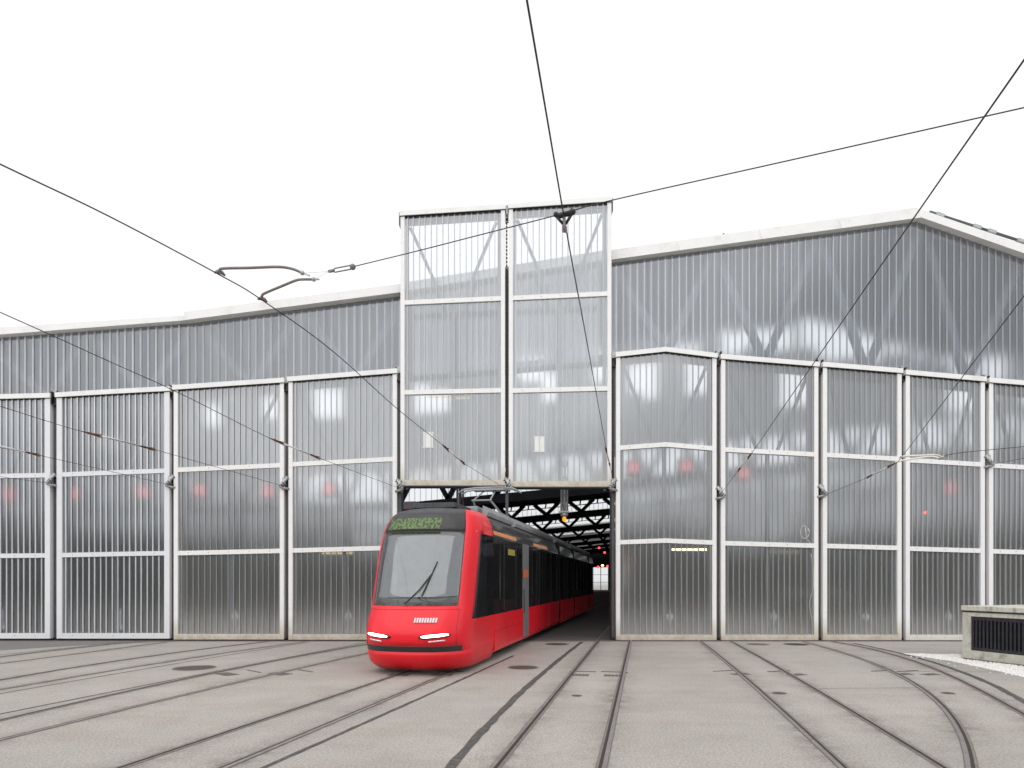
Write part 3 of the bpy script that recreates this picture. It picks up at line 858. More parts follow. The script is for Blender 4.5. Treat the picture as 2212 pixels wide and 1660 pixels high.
gate('lowered narrower gate crossed by the lower right contact wire and its long insulator', 1778, 1948, [(1778,783),(1948,797)], (1383.5,1383.5), 'dirty', ribs=11.3)
gate('lowered narrow gate whose foot is partly hidden by the concrete vent box', 1957, 2128, [(1957,800),(2128,815)], (1383.5,1383.5), 'old', ribs=11.2)
gate('lowered gate at the far right, cut by the right edge of the photo', 2137, 2320, [(2137,817),(2320,832)], (1383.5,1383.5), 'old', ribs=11.2)
def sheet(px, py, lab):
    b = MB(); d = YD+.055
    b.box(X(px-10.5,d),X(px+10.5,d),d-.008,d-.002,Z(py+16,d),Z(py-16,d))
    b.box(X(px-12.5,d),X(px+12.5,d),d-.009,d-.001,Z(py+16.8,d),Z(py+14.5,d)); b.box(X(px-12.5,d),X(px+12.5,d),d-.009,d-.001,Z(py-14.5,d),Z(py-16.8,d))
    tag(b.build('paper_notice', M['paper']), lab, 'notice', 'white notices on the raised gates')
sheet(925,951,'blank white sheet taped to the left raised gate')
sheet(1165,960,'blank white sheet taped to the right raised gate')

# ------------------------------------------------------------------ things inside the hall
def lamp(px, py, d, r, lab, m, grp):
    c = at(px, py, d); e = empty('signal_lamp', c); tag(e, lab, 'signal lamp', grp)
    b = MB(); b.ball((0,0,0), r); b.build('lens', m, e)
    b = MB(); b.box(-r*1.15,r*1.15,r*.3,r*2.0,-r*1.3,r*1.3); b.tube([(0,r,r*1.2),(0,r,r*1.2+.6)], max(.012,r*.15), 6); b.build('housing', M['black'], e)
blur = [(60,1075,'left','first gate from the left'),(190,1073,'left','second gate from the left'),(335,1070,'right','second gate from the left'),
        (455,1066,'left','third gate from the left'),(594,1068,'right','third gate from the left'),(722,1062,'left','gate left of the tram'),
        (1362,1017,'left','peaked gate'),(1470,1014,'right','peaked gate'),(1592,1030,'left','gate with the looped cable'),(2018,1062,'left','gate behind the vent box'),(2196,1070,'left','gate at the far right')]
for px, py, s, g in blur:
    lamp(px, py, 28.6, .24, 'blurred pink glow of a red lamp behind the %s, %s side' % (g, s), M['redlamp'], 'red lamps glowing behind the closed gates')
lamp(1997,1108,22.35,.045,'small sharp red light close behind the panel of the gate near the vent box', M['reddot'], 'red lamps close to the panels')
for px, py, d, lab in ((1245,1189,62,'red lamp in the hall just above the tram roof, highest on the left'),(1263,1199,75,'red lamp in the hall touching the tram roof line'),
                       (1294,1184,62,'red lamp highest of those near the gateway edge'),(1306,1194,75,'red lamp in the hall closest to the gateway edge'),
                       (1292,1225,125,'red lamp low over the far end wall, left one'),(1312,1223.5,125,'red lamp low over the far end wall, right one')):
    lamp(px, py, d, .085*d/62, lab, M['reddot'], 'red lamps deep inside the hall')
def tube_lamp(px0, px1, py, d, r, lab, m='warm'):
    e = empty('tube_lamp', at((px0+px1)/2, py, d)); tag(e, lab, 'lamp', 'warm tube lamps in the hall')
    h = X(px1,d)-X((px0+px1)/2,d)
    b = MB(); b.tube([(-h,0,0),(h,0,0)], r, 8); b.build('tube', M[m], e)
    b = MB(); b.box(-h,h,-r*2,r*2,r*1.2,r*2.6); b.build('housing', M['post'], e)
tube_lamp(1450,1542,1188,22.9,.028,'warm tube lamp glowing under the lower rail of the peaked gate')
tube_lamp(700,765,1196,24.0,.02,'faint warm tube lamp behind the gate left of the tram', 'warmdim')
tube_lamp(925,1015,864,23.9,.012,'faint warm tube lamp behind the left raised gate', 'warmdim')
tube_lamp(1650,1720,1194,24.6,.006,'faint warm tube lamp behind the gate with the looped cable', 'warmdim')
tube_lamp(1299,1304,1222,110,.10,'yellowish lamp near the far end wall, left one')
tube_lamp(1321,1326,1219.5,110,.10,'yellowish lamp near the far end wall, right one')
# hanging beacon and its twin pipes
def pipes(px, ytop, ybot, d, lab, name, beacon):
    c = at(px, ybot, d); e = empty(name, c); tag(e, lab, 'hanging beacon' if beacon else 'pipe hanger')
    top = Z(ytop, d) - c.z
    b = MB()
    for dx, r in ((-.10,.035),(0,.06),(.10,.035)): b.tube([(dx,0,0),(dx,0,top)], r, 10)
    b.build('pipes', M['galv'] if beacon else M['post'], e)
    b = MB(); b.box(-.17,.17,-.08,.08,-.03,.03)
    b.build('bracket', M['galv'], e)
    if beacon:
        b = MB(); b.tube([(0,0,-.04),(0,0,-.12),(0,0,-.18)], [.12,.14,.06], 14); b.build('lamp_bowl', M['galv'], e)
        b = MB(); b.tube([(0,0,-.18),(0,0,-.22),(0,0,-.30),(0,0,-.33)], [.05,.065,.06,.02], 12); b.build('lens', M['orangelamp'], e)
pipes(1219, 1040, 1106, 23.0, 'orange beacon hanging on three grey pipes under the right raised gate', 'hanging_beacon', True)
pipes(994, 1040, 1108, 23.4, 'three grey pipes hanging behind the tram under the left raised gate', 'pipe_hanger', False)
# looped cable
c0 = at(1740,1150,22.09); b = MB()
pts = []
for k in range(26):
    a = 2*math.pi*k/20; pts.append(at(1737+9*math.cos(a)+k*.1, 1150-14*math.sin(a)*(1 if k<20 else .8), 22.062))
pts += [at(1742,1163,22.062), at(1752,1176,22.062)]
b.tube(pts, .012, 6)
b.tube(catmull([at(1752,1196,22.062), at(1757,1260,22.062), at(1749,1305,22.062), at(1755,1345,22.062)], 8), .009, 6)
tag(b.build('loose_cable', M['armpale']), 'thin white cable looped against the panels of a closed gate', 'cable')

# ------------------------------------------------------------------ overhead wires
ZWIRE = 4.87
def wp(px, py, z=None):
    z = ZWIRE if z is None else z
    d = F*(z-CH)/(HY-py); return Vector((X(px, d), d, z))
def insulator(e, p, q, r=.018, pale=True, mid=True):
    p, q = Vector(p), Vector(q); d = q-p; o = e.location
    if mid:
        b = MB(); b.tube([p.lerp(q,.24)-o, p.lerp(q,.76)-o], r, 10); b.build('insulator', M['insul'], e)
    for s, t in ((0,.27),(.73,1)):
        a, c = p.lerp(q,s), p.lerp(q,t); b = MB()
        b.tube([a-o, a.lerp(c,.35)-o, a.lerp(c,.7)-o, c-o], [r*.5,r*1.35,r*1.1,r*.7], 8)
        u = Vector((0,0,1)); m1 = a.lerp(c,.45); m2 = a.lerp(c,.95)
        b.bar(m1-o+u*r*.6, m2-o+u*r*1.9, r*.7); b.bar(m1-o-u*r*.6, m2-o-u*r*1.9, r*.7)
        b.build('clamp', M['rust'], e)
def wire(lab, pts, r, ins=(), cut=None, name='contact_wire', grp='overhead contact wires', m='wire'):
    e = empty(name, pts[len(pts)//2]); tag(e, lab, 'overhead wire', grp); o = e.location
    L = catmull(pts, 8) if len(pts) > 2 else pts
    b = MB(); b.tube([p-o for p in L], r, 8); b.build('conductor', M[m], e)
    for p, q in ins: insulator(e, p, q)
    return e
RW = .0060
anch = lambda px, py: at(px, py, 21.95)
def wire_px(lab, pix, end, ins=(), extend=1.6, r=RW):
    P = [wp(*p) for p in pix]
    P.insert(0, P[0] + (P[0]-P[1]).normalized()*extend)
    P.append(anch(*end))
    return wire(lab, P, r, [(wp(*a), wp(*c)) for a, c in ins])
wire_px('contact wire held by two curved brown arms, ending between the raised gates', [(0,355),(240,470),(470,592),(565,648),(720,760),(860,885),(960,965),(1002,1001)], (1092,1056), [((955,961),(1004,1003))])
wire_px('contact wire from the left edge ending on the post left of the raised gates', [(0,675),(110,724),(240,783),(390,851),(585,948),(690,990)], (857,1053), [((583,947),(692,991))])
wire_px('contact wire ending on the third post from the left with a long rusty insulator', [(0,878),(178,933),(335,972)], (614,1051), [((176,932),(337,972.5))])
wire_px('low contact wire at the left edge with only the end of its rusty insulator showing', [(-60,950),(0,967.5),(80,983)], (368,1048), [((-70,948),(88,984.5))])
wire_px('lowest short contact wire at the far left ending on the first post', [(-60,1016),(0,1030)], (112,1045))
wire_px('steep contact wire down the middle of the sky carrying the dark hanger clamp', [(1138,0),(1176,222),(1215,450),(1240,590),(1268,740),(1310,972),(1316,1000)], (1326,1046), [((1308,966),(1318,1008))], extend=2.0)
wire_px('contact wire from the upper right edge passing over the roof ridge', [(2212,130),(1975,470),(1768,770),(1620,985),(1598,1013)], (1551,1075), [((1624,979),(1594,1018))])
wire_px('lower contact wire from the right edge with pale arms and a long white insulator', [(2212,640),(2075,820),(1945,991),(1930,1003),(1878,1030)], (1776,1072), [((1934,1001),(1872,1032.5))])
wire_px('short contact wire at the right edge ending on the last post', [(2330,970),(2212,990)], (2137,1005))
# span wire: straight between its two ends
def spt(px):
    inv = .1587 + 4.95e-5*(px-720)*1.0; return 1/inv
def span_y(px):
    tab = [(765,576),(900,543),(1200,466),(1322,433),(2212,233),(2500,168)]
    return interp(tab, px)
P = [at(p, span_y(p), spt(p)) for p in (765,900,1050,1200,1322,1700,2212,2450)]
sw_ = wire('span wire crossing the sky from the right edge to the turnbuckle over the left roof', P, .0045, name='span_wire', grp='span wires')
o = sw_.location
b = MB()
A = at(720,585,spt(720)); B_ = at(762,577,spt(762)); u = Vector((0,0,1))
for s in (-1, 1): b.tube([A-o+u*.0, A-o+u*.018*s+(B_-A)*.08, B_-o+u*.018*s-(B_-A)*.08, B_-o], .006, 6)
b.ball(B_-o, .028, 8); b.ball(A-o, .016, 8); b.bar(A-o-(B_-A)*.25, A-o, .02)
b.build('turnbuckle', M['arm'], sw_)
b = MB(); e1 = at(655,590.5,6.45); e2 = at(680,604,6.6); a0 = A-(B_-A)*.25
b.tube([a0-o, e1-o], .0018, 5); b.tube([a0-o, e2-o], .0018, 5); b.build('tie_wire', M['armpale'], sw_)
def arm(lab, p0, pix, d0, d1, m, r=.013):
    e = empty('registration_arm', p0); tag(e, lab, 'wire arm', 'curved arms holding the contact wires'); o = e.location
    n = len(pix); pts = [at(px, py, d0+(d1-d0)*i/(n-1)) for i, (px, py) in enumerate(pix)]
    b = MB(); b.tube([p-o for p in catmull(pts, 6)], r, 8); b.build('rod', M[m], e)
    b = MB(); dd = Vector((.75,.66,0))
    b.tube([-dd*.05, -dd*.02+Vector((0,0,.02)), dd*.02+Vector((0,0,.02)), dd*.05], [.009,.02,.02,.009], 8); b.build('wire_clip', M['arm'], e)
    b = MB(); b.ball(pts[-1]-o, .022*r/.013, 8); b.bar(pts[-1]-o, pts[-1]-o+(pts[-1]-pts[-2]).normalized()*.08*r/.013, .012); b.build('eyelet', M['galv'], e)
p = wp(475,593); arm('upper curved brown arm clamped to the wire over the left roof', p, [(475,592),(474.5,586),(482,580.5),(540,579),(600,577),(630,581),(653,590)], p.y, 6.45, 'arm')
p = wp(567,650); arm('lower curved brown arm clamped to the wire over the left roof', p, [(566,648),(566,640),(572,634),(610,618),(640,606),(656,604),(678,604)], p.y, 6.6, 'arm')
p = wp(1946,990); arm('upper pale arm on the lower right contact wire', p, [(1945,990),(1953,986),(1990,984.5),(2020,983),(2036,988)], p.y, 16.4, 'armpale', .022)
p = wp(1933,1001); arm('lower pale arm on the lower right contact wire', p, [(1932,999),(1950,995),(1990,989),(2015,987),(2030,991)], p.y, 16.5, 'armpale', .022)
P = [at(2034,989,16.45), at(2068,979.5,16.6), at(2212,965,17), at(2360,950,17.4)]
wire('short span wire from the right edge to the pale arms', P, .008, name='span_wire', grp='span wires')
# hanger clamp where the span wire crosses
hc = wp(1219,466); e = empty('hanger_clamp', hc); tag(e, 'dark triangular hanger clamp where the span wire crosses the steep contact wire', 'hanger clamp')
k = hc.y/F
b = MB()
def hp(dx, dy): return Vector((dx*k, 0, -dy*k))
b.tube([hp(-19,-4), hp(-12,1), hp(14,-6), hp(18,-13)], [4.5*k,6*k,6*k,4.5*k], 10)
b.tube([hp(-17,2), hp(-3,18)], 3.2*k, 8); b.tube([hp(17,-4), hp(3,18)], 3.2*k, 8)
b.ball(hp(-18,-2), 6*k, 10); b.ball(hp(18,-8), 7*k, 10)
b.build('yoke', M['black'], e)
b = MB(); b.tube([hp(0,-2), hp(0,20), hp(1,36)], [2.5*k,4*k,3*k], 8)
for dy in (24,29,34): b.bar(hp(-5,dy), hp(6,dy+2), 3*k)
b.build('drop_clip', M['arm'], e)

# ------------------------------------------------------------------ concrete vent box and gravel at the right
cn = gp(2079,1424); dr = Vector((.28,-.96,0)).normalized(); rt = Vector((.96,.28,0)).normalized()
vb = empty('ventilation_box', cn, math.atan2(dr.y, dr.x)); tag(vb, 'low stained concrete ventilation box with black slatted grille on white gravel', 'vent box')
# local x runs along the long face toward the camera, local y to the right of the photo
Ht = Z(1322, cn.y)
b = MB(); LL, WW = 6.0, 2.4
b.box(0,LL,.10,WW,-.05,Ht); b.box(0,.22,0,.10,-.05,Ht); b.box(.22,LL,0,.10,Ht-.10,Ht); b.box(.22,LL,0,.10,-.05,.24)
b.build('body', M['concrete'], vb)
b = MB(); b.box(-.02,2.3,-.03,WW+.03,Ht+.035,Ht+.155); b.box(2.31,LL,-.03,WW+.03,Ht+.035,Ht+.155)
b.build('cap', M['concrete2'], vb, bevel=.015)
b = MB(); b.box(-.01,LL,-.015,WW,Ht,Ht+.035); b.build('cap_joint', M['louver'], vb)
b = MB()
b.box(.225,LL,.02,.07,Ht-.19,Ht-.101); b.box(.225,LL,.02,.07,.241,.32); b.box(.225,.29,.02,.07,.32,Ht-.19)
x = .33
while x < LL: b.box(x,x+.045,.015,.075,.32,Ht-.19); x += .095
b.mi = 1; b.box(.225,LL,.085,.098,.245,Ht-.105)
b.build('grille', [M['louver'], M['black']], vb)
b = MB(); b.box(0,LL,-.035,-.001,-.05,.035); b.build('foot_strip', M['railbed'], vb)
# white gravel: many small stones
random.seed(3)
gpoly = [gp(1950,1413),gp(2076,1415),gp(2079,1425),gp(2230,1443),gp(2260,1475),gp(2150,1449),gp(2050,1428)]
b = MB()
b.face([(p.x,p.y,.0035) for p in gpoly])
def inside(x, y):
    c = False; n = len(gpoly)
    for i in range(n):
        a, d = gpoly[i], gpoly[i-1]
        if (a.y > y) != (d.y > y) and x < (d.x-a.x)*(y-a.y)/(d.y-a.y)+a.x: c = not c
    return c
xa, xb2 = min(p.x for p in gpoly), max(p.x for p in gpoly); ya, yb = min(p.y for p in gpoly), max(p.y for p in gpoly)
cnt = 0
while cnt < 2600:
    x, y = random.uniform(xa-.1,xb2+.1), random.uniform(ya-.1,yb+.1)
    if not inside(x, y): 
        if random.random() > .012: continue
    r_ = random.uniform(.012,.030); h = r_*random.uniform(.6,1.1); a = random.uniform(0,6.28)
    q = [(x+r_*math.cos(a+t)*random.uniform(.7,1.2), y+r_*math.sin(a+t)*random.uniform(.7,1.2)) for t in (0,1.3,2.5,3.8,5.0)]
    base = [b.bm.verts.new((u,v,.002)) for u, v in q]; tp = [b.bm.verts.new((x+(u-x)*.55,y+(v-y)*.55,h)) for u, v in q]
    for i in range(5): b.bm.faces.new([base[i],base[(i+1)%5],tp[(i+1)%5],tp[i]])
    b.bm.faces.new(tp); cnt += 1
tag(b.build('gravel', M['gravel']), 'white gravel strip along the foot of the concrete vent box', 'gravel', kind='stuff')

# ------------------------------------------------------------------ the tram
TR = empty('tram', (-2.166, 13.70, .0), -math.atan2(.208, 1.0))
tag(TR, 'bright red low floor tram leaving the depot under the raised gates, headlights on', 'tram')
W = 1.15
def tb(tab, z):
    for (a, va), (c, vc) in zip(tab, tab[1:]):
        if z <= c: return va+(vc-va)*(z-a)/(c-a)
    return tab[-1][1]
NOSE = [(.10,.42),(.16,.26),(.25,.14),(.4,.08),(.5,.08),(.62,.02),(.75,0),(.92,.02),(1.05,.06),(1.2,.14),(1.32,.22),(1.42,.30),(1.7,.40),(2.1,.53),(2.5,.67),(2.85,.82),(3.0,.90),(3.2,1.02),(3.4,1.2),(3.5,1.36),(3.56,1.6),(3.6,2.0)]
WID = [(.10,1.05),(.2,1.12),(.4,1.15),(2.5,1.15),(3.0,1.13),(3.2,1.10),(3.4,1.03),(3.5,.96),(3.56,.86),(3.6,.70)]
def smooth_tab(tab, z):
    # gentle smoothing of the profile
    return (tb(tab, max(.10,z-.05)) + 2*tb(tab, z) + tb(tab, min(3.6,z+.05)))/4
TH = [0,8,16,24,32,40,47,50,56,62,68,73,78,82,86,90]
ths = [-t for t in TH[:0:-1]] + TH
def cabpt(th, z, s=None):
    w = tb(WID, z); n = smooth_tab(NOSE, z); dep = 1.08
    a = abs(th)*math.pi/180
    x = w*math.sin(a)**.74 if th else 0
    y = n + dep*(1-math.cos(a)**.92) if abs(th) < 90 else n+dep
    if s is not None: y = s
    return Vector((x*(1 if th >= 0 else -1), y, z))
ZL = [.10,.16,.25,.4,.5,.515,.60,.62,.75,.92,1.05,1.13,1.2,1.32,1.40,1.42,1.7,2.1,2.5,2.85,2.98,3.0,3.1,3.2,3.3,3.38,3.4,3.5,3.56,3.6]
SEND = 3.0
cols = [('s',-1,SEND),('s',-1,.7),('s',-1,.12)] + [('t',t) for t in ths] + [('s',1,.12),('s',1,.7),('s',1,SEND)]
def colpt(c, z):
    if c[0] == 't': return cabpt(c[1], z)
    y0 = cabpt(90, z).y
    return Vector((tb(WID,z)*c[1], SEND if c[2] == SEND else min(SEND-.02, y0+c[2]), z))
regions = {}
def region(c0, c1, z):
    tmid = 90
    if c0[0] == 't' and c1[0] == 't': tmid = abs((c0[1]+c1[1])/2)
    if z < .5: return 'lower_skirt'
    if z < .62: return 'bumper' if tmid < 60 else 'front_shell'
    if z < 1.42 and not (z > 1.13 and tmid > 82): return 'front_shell'
    if 1.13 < z < 3.0 and tmid > 82: return 'cab_side_window'
    if 1.42 <= z < 2.98 and tmid < 49: return 'windscreen'
    if z < 3.0: return 'front_shell' if tmid > 49 else 'windscreen_seal'
    if z < 3.4: return 'display_box' if tmid < 49 else 'front_shell'
    if z < 3.6: return 'roof_front' if tmid < 49 else 'front_shell'
    return 'roof_front'
for i in range(len(ZL)-1):
    zm = (ZL[i]+ZL[i+1])/2
    for j in range(len(cols)-1):
        rg = region(cols[j], cols[j+1], zm)
        if rg == 'cab_side_window' and j < len(cols)/2: rg = 'cab_side_window*'
        regions.setdefault(rg, []).append((i, j))
shift = {'bumper': .035, 'windscreen': .012, 'windscreen_seal': .012, 'cab_side_window': .008, 'display_box': .012}
mats_ = {'lower_skirt': M['red2'], 'bumper': M['tblack'], 'front_shell': M['red'], 'cab_side_window': M['sideg'], 'windscreen': M['wind'], 'windscreen_seal': M['tblack'], 'display_box': M['tblack'], 'roof_front': M['troofd']}
for rg, cells in regions.items():
    rg = rg.strip('*'); b = MB(); vc = {}
    for i, j in cells:
        q = []
        for (a, c) in ((i,j),(i,j+1),(i+1,j+1),(i+1,j)):
            if (a, c) not in vc: vc[(a, c)] = b.bm.verts.new(colpt(cols[c], ZL[a]))
            q.append(vc[(a, c)])
        f = b.bm.faces.new(q); f.smooth = not (cols[j][0] == 's' and cols[j+1][0] == 's')
    o = b.build(rg, mats_[rg], TR)
    if rg in shift:
        m = o.modifiers.new('thick', 'SOLIDIFY'); m.thickness = .05; m.offset = -1
    else:
        m = o.modifiers.new('thick', 'SOLIDIFY'); m.thickness = .02; m.offset = -1
# roof lid of the cab
b = MB(); b.face([cabpt(t, 3.6) for t in ths] + [Vector((.70,SEND,3.6)), Vector((-.70,SEND,3.6))]); b.build('cab_roof', M['troofd'], TR)
def surf(x, z, off=.02):
    """point on the front shell at lateral x, height z, pushed out a little"""
    w = tb(WID, z); a = math.asin(min(1, (abs(x)/w)**(1/.74)))
    y = smooth_tab(NOSE, z) + 1.08*(1-math.cos(a)**.92)
    return Vector((x, y-off, z))
# headlights: slanted light bars, brighter inner tube in a dark surround
for s in (-1, 1):
    b = MB(); P = [surf(s*x, .80+.05*(x-.3)/.6, .012) for x in np.linspace(.30,.88,7)]
    b.tube(P, [.02]+[.045]*5+[.02], 10); b.build('headlight_housing', M['tblack'], TR)
    b = MB(); P = [surf(s*x, .81+.05*(x-.3)/.6, .05) for x in np.linspace(.36,.86,7)]
    b.tube(P, [.012]+[.027]*5+[.012], 10); b.build('headlight', M['head'], TR)
    b = MB(); P = [surf(s*x, .70+.05*(x-.3)/.6, .03) for x in np.linspace(.50,.80,4)]
    b.tube(P, .014, 8); b.build('indicator', M['mark'], TR)
# destination display face with dot matrix glow
b = MB(); xs_ = np.linspace(-.78,.45,12)
for i in range(11):
    b.face([surf(xs_[i],3.05,.02),surf(xs_[i+1],3.05,.02),surf(xs_[i+1],3.30,.02),surf(xs_[i],3.30,.02)])
b.build('destination_display', M['led'], TR)
# windscreen wiper and lower ledge
b = MB(); b.tube([surf(-.1,1.46,.03), surf(.18,1.75,.035), surf(.42,2.1,.035)], .014, 6); b.tube([surf(.25,1.62,.045), surf(.5,2.35,.04)], .012, 6); b.build('wiper', M['tblack'], TR)
# pale lettering patch on the bonnet (unreadable in the photo) and company mark bars
b = MB()
random.seed(11)
for k in range(9):
    x = .18+.052*k; 
    p0, p1, p2, p3 = surf(x,1.10,.03), surf(x+.036,1.10,.03), surf(x+.040,1.19,.03), surf(x+.004,1.19,.03)
    b.face([p0,p1,p2,p3])
b.build('bonnet_lettering', M['mark'], TR)
# bonnet seams
b = MB()
b.tube([surf(x,1.35,.0) for x in np.linspace(-.95,.95,15)], .008, 6); b.build('bonnet_seam', M['markred'], TR)

b = MB()
for s in (-1, 1): b.tube([surf(s*.97, z, .004) for z in (.64,.8,1.0,1.2,1.36)], .007, 6)
for f in [b]: f.build('bonnet_joint', M['markred'], TR)
# --- passenger modules behind the cab
TL = 30.6
def side_profile():
    return [(1.10,.18),(1.15,.28),(1.15,1.13),(1.15,3.0),(1.10,3.2),(1.03,3.38),(.90,3.5),(.6,3.56)]
mods = [(SEND+.0, 6.45), (6.45, 14.3), (14.9, 19.5), (20.1, 27.1), (27.7, TL)]
def strip_side(b, y0, y1, pts):
    for s in (-1, 1):
        for (x0,z0),(x1,z1) in zip(pts, pts[1:]):
            b.face([(s*x0,y0,z0),(s*x1,y0,z1),(s*x1,y1,z1),(s*x0,y1,z0)])
for y0, y1 in mods:
    b = MB(); strip_side(b, y0, y1, [(1.09,.20),(1.14,.26),(1.15,.34),(1.15,1.13)])
    b.mi = 1; strip_side(b, y0, y1, [(1.153,.722),(1.153,.735)])
    y = y0+1.6
    while y < y1-.5:
        strip_side(b, y-.006, y+.006, [(1.153,.30),(1.153,1.12)]); y += 1.85
    o = b.build('side_wall', [M['red'], M['markred']], TR)
    m = o.modifiers.new('thick', 'SOLIDIFY'); m.thickness = .02
    b = MB(); strip_side(b, y0, y1, [(1.148,1.13),(1.148,3.0)]); o = b.build('window_band', M['sideg'], TR)
    # pillars inside the dark band
    y = y0+1.1
    while y < y1-.4:
        for s in (-1, 1):
            b = MB(); b.box(s*1.150-.006, s*1.150+.006, y-.045, y+.045, 1.16, 2.96); b.build('window_pillar', M['tblack'], TR)
        y += 1.55
    b = MB(); strip_side(b, y0, y1, [(1.148,3.0),(1.10,3.2),(1.03,3.38)]); b.build('cantrail', M['tblack'], TR)
    b = MB(); strip_side(b, y0, y1, [(1.035,3.37),(.95,3.47),(.82,3.54)])
    b.face([(-.82,y0,3.54),(.82,y0,3.54),(.82,y1,3.54),(-.82,y1,3.54)]); b.build('roof_panel', M['troofd'], TR)
    # roof fairing
    b = MB()
    for s in (-1, 1):
        ya, yb2 = y0+.2, y1-.2
        prof = [(.80,3.50),(.93,3.53),(.95,3.62),(.90,3.74),(.82,3.78)]
        for (xa_,za),(xb_,zb2) in zip(prof, prof[1:]):
            b.face([(s*xa_,ya,za),(s*xb_,ya,zb2),(s*xb_,yb2,zb2),(s*xa_,yb2,za)])
        for yy in (ya, yb2): b.face([(s*x_,yy,z_) for x_, z_ in prof])
    b.build('roof_fairing', M['troof'], TR)
    # roof equipment
    b = MB(); y = y0+.5
    random.seed(int(y0*10))
    while y < y1-1.2:
        l = random.uniform(.9,1.7); l = min(l, y1-.3-y)
        b.box(-.62,.62,y,y+l,3.541,3.541+random.uniform(.22,.36)); y += l+.25
    b.build('roof_equipment', M['troof'], TR, bevel=.03)
    # floor pan and end plates
    b = MB(); b.box(-1.08,1.08,y0+.02,y1-.02,.205,.30)
    for yy in (y0+.01, y1-.01): b.face([(-1.1,yy,.25),(1.1,yy,.25),(1.1,yy,3.1),(-1.1,yy,3.1)])
    b.build('floor_pan', M['tblack'], TR)
# amber side displays and lit strip in the cantrail
for y0, y1 in ((3.0,5.8),(8.6,11.5)):
    b = MB(); b.face([(1.139,y0,3.05),(1.139,y1,3.05),(1.118,y1,3.15),(1.118,y0,3.15)])
    b.build('side_display', M['amber'], TR)
# gangway bellows
for y in (14.3, 19.5, 27.1):
    b = MB()
    for k in range(6):
        ya = y+k*.1
        for s, x0, x1 in ((1,1.06,1.11),(1,1.11,1.06)):
            pass
        for s in (-1, 1):
            b.face([(s*1.06,ya,.3),(s*1.06,ya,3.35),(s*1.12,ya+.05,3.35),(s*1.12,ya+.05,.3)])
            b.face([(s*1.12,ya+.05,.3),(s*1.12,ya+.05,3.35),(s*1.06,ya+.1,3.35),(s*1.06,ya+.1,.3)])
        b.face([(-1.06,ya,3.35),(1.06,ya,3.35),(1.06,ya+.1,3.35),(-1.06,ya+.1,3.35)])
    b.build('gangway_bellows', M['bellow'], TR)
# grey single-leaf door with orange sticker
d = MB(); d.box(1.145,1.172,6.62,7.52,.30,3.02); dd = d.build('door', M['tgrey'], TR)
d = MB(); d.box(1.172,1.178,6.78,7.36,1.35,2.8); d.build('pane', M['sideg'], dd) if False else d.bm.free()
d = MB(); d.box(1.173,1.179,6.55,7.45,2.03,2.27); d.build('sticker', M['orange'], dd)
d = MB(); d.box(1.173,1.188,6.70,6.74,1.0,1.7); d.build('handle', M['tblack'], dd)
d = MB(); d.box(-1.172,-1.145,6.62,7.52,.30,3.02); d.build('door', M['tgrey'], TR)
# double doors further back: dark leaves framed by seams
for y in (9.6, 17.0, 22.6):
    for s in (-1, 1):
        d = MB()
        d.box(s*1.158-.008,s*1.158+.008,y,y+.62,.34,2.96); d.box(s*1.158-.008,s*1.158+.008,y+.64,y+1.26,.34,2.96)
        o = d.build('door', M['sideg'], TR)
        d = MB(); d.box(s*1.160-.010,s*1.160+.010,y-.025,y,.3,3.0); d.box(s*1.160-.010,s*1.160+.010,y+1.26,y+1.285,.3,3.0); d.box(s*1.160-.009,s*1.160+.009,y+.621,y+.639,.34,2.96)
        d.build('door_frame', M['tblack'], o)
# interior hints: yellow sticker, seat backs behind the glass are dark; pale notice
d = MB(); d.box(1.149,1.154,4.6,5.5,2.62,2.78); d.build('window_sticker', M['yellow'], TR)
# faint side lettering
d = MB(); random.seed(5)
for k in range(8):
    y = 2.0+.13*k; d.box(1.151,1.154,y+1.1,y+1.19,.80,.92)
for k in range(7):
    y = 5.0+.13*k; d.box(1.151,1.154,y,y+.09,.90,1.0)
d.build('side_lettering', M['markred'], TR)
# inside of the tram: seats, poles, ceiling, driver's desk
b = MB(); b.box(-1.08,1.08,1.6,TL-.1,3.02,3.05); b.build('ceiling', M['tint'], TR)
b = MB(); b.box(-.85,.85,.85,1.25,1.2,1.43); b.box(-.3,.45,.70,.86,1.43,1.52); b.build('driver_desk', M['tblack'], TR, bevel=.03)
b = MB(); b.box(-.25,.25,1.75,1.87,1.1,1.95); b.box(-.25,.25,1.4,1.85,1.0,1.14); b.box(-.13,.13,1.77,1.86,1.97,2.2); b.build('driver_seat', M['seat'], TR, bevel=.04)
b = MB(); b.box(-1.08,-.35,2.5,2.54,.4,3.0); b.box(.55,1.08,2.5,2.54,.4,3.0); b.box(-.35,.55,2.5,2.54,.4,1.4); b.build('cab_partition', M['tgrey'], TR)
y = 3.6
while y < 29:
    if not any(a-.3 < y < a+1.6 for a in (6.4,9.4,14.0,16.8,19.3,22.4,26.9)):
        for sx in (-.85,-.40,.40,.85):
            b = MB(); b.box(sx-.2,sx+.2,y,y+.42,.72,.80); b.box(sx-.2,sx+.2,y+.38,y+.45,.80,1.42); b.build('seat', M['seat'], TR)
    y += .95
for y in (4.2,6.3,8.7,11.6,13.4,16.4,18.6,22.2,24.6,26.4):
    for sx in (-.55,.55):
        b = MB(); b.tube([(sx,y,.35),(sx,y,3.02)], .018, 6); b.build('grab_pole', M['yellowpole'], TR)
# rear end
b = MB(); b.box(-1.10,1.10,TL,TL+.05,.3,3.4); b.build('rear_wall', M['tblack'], TR)
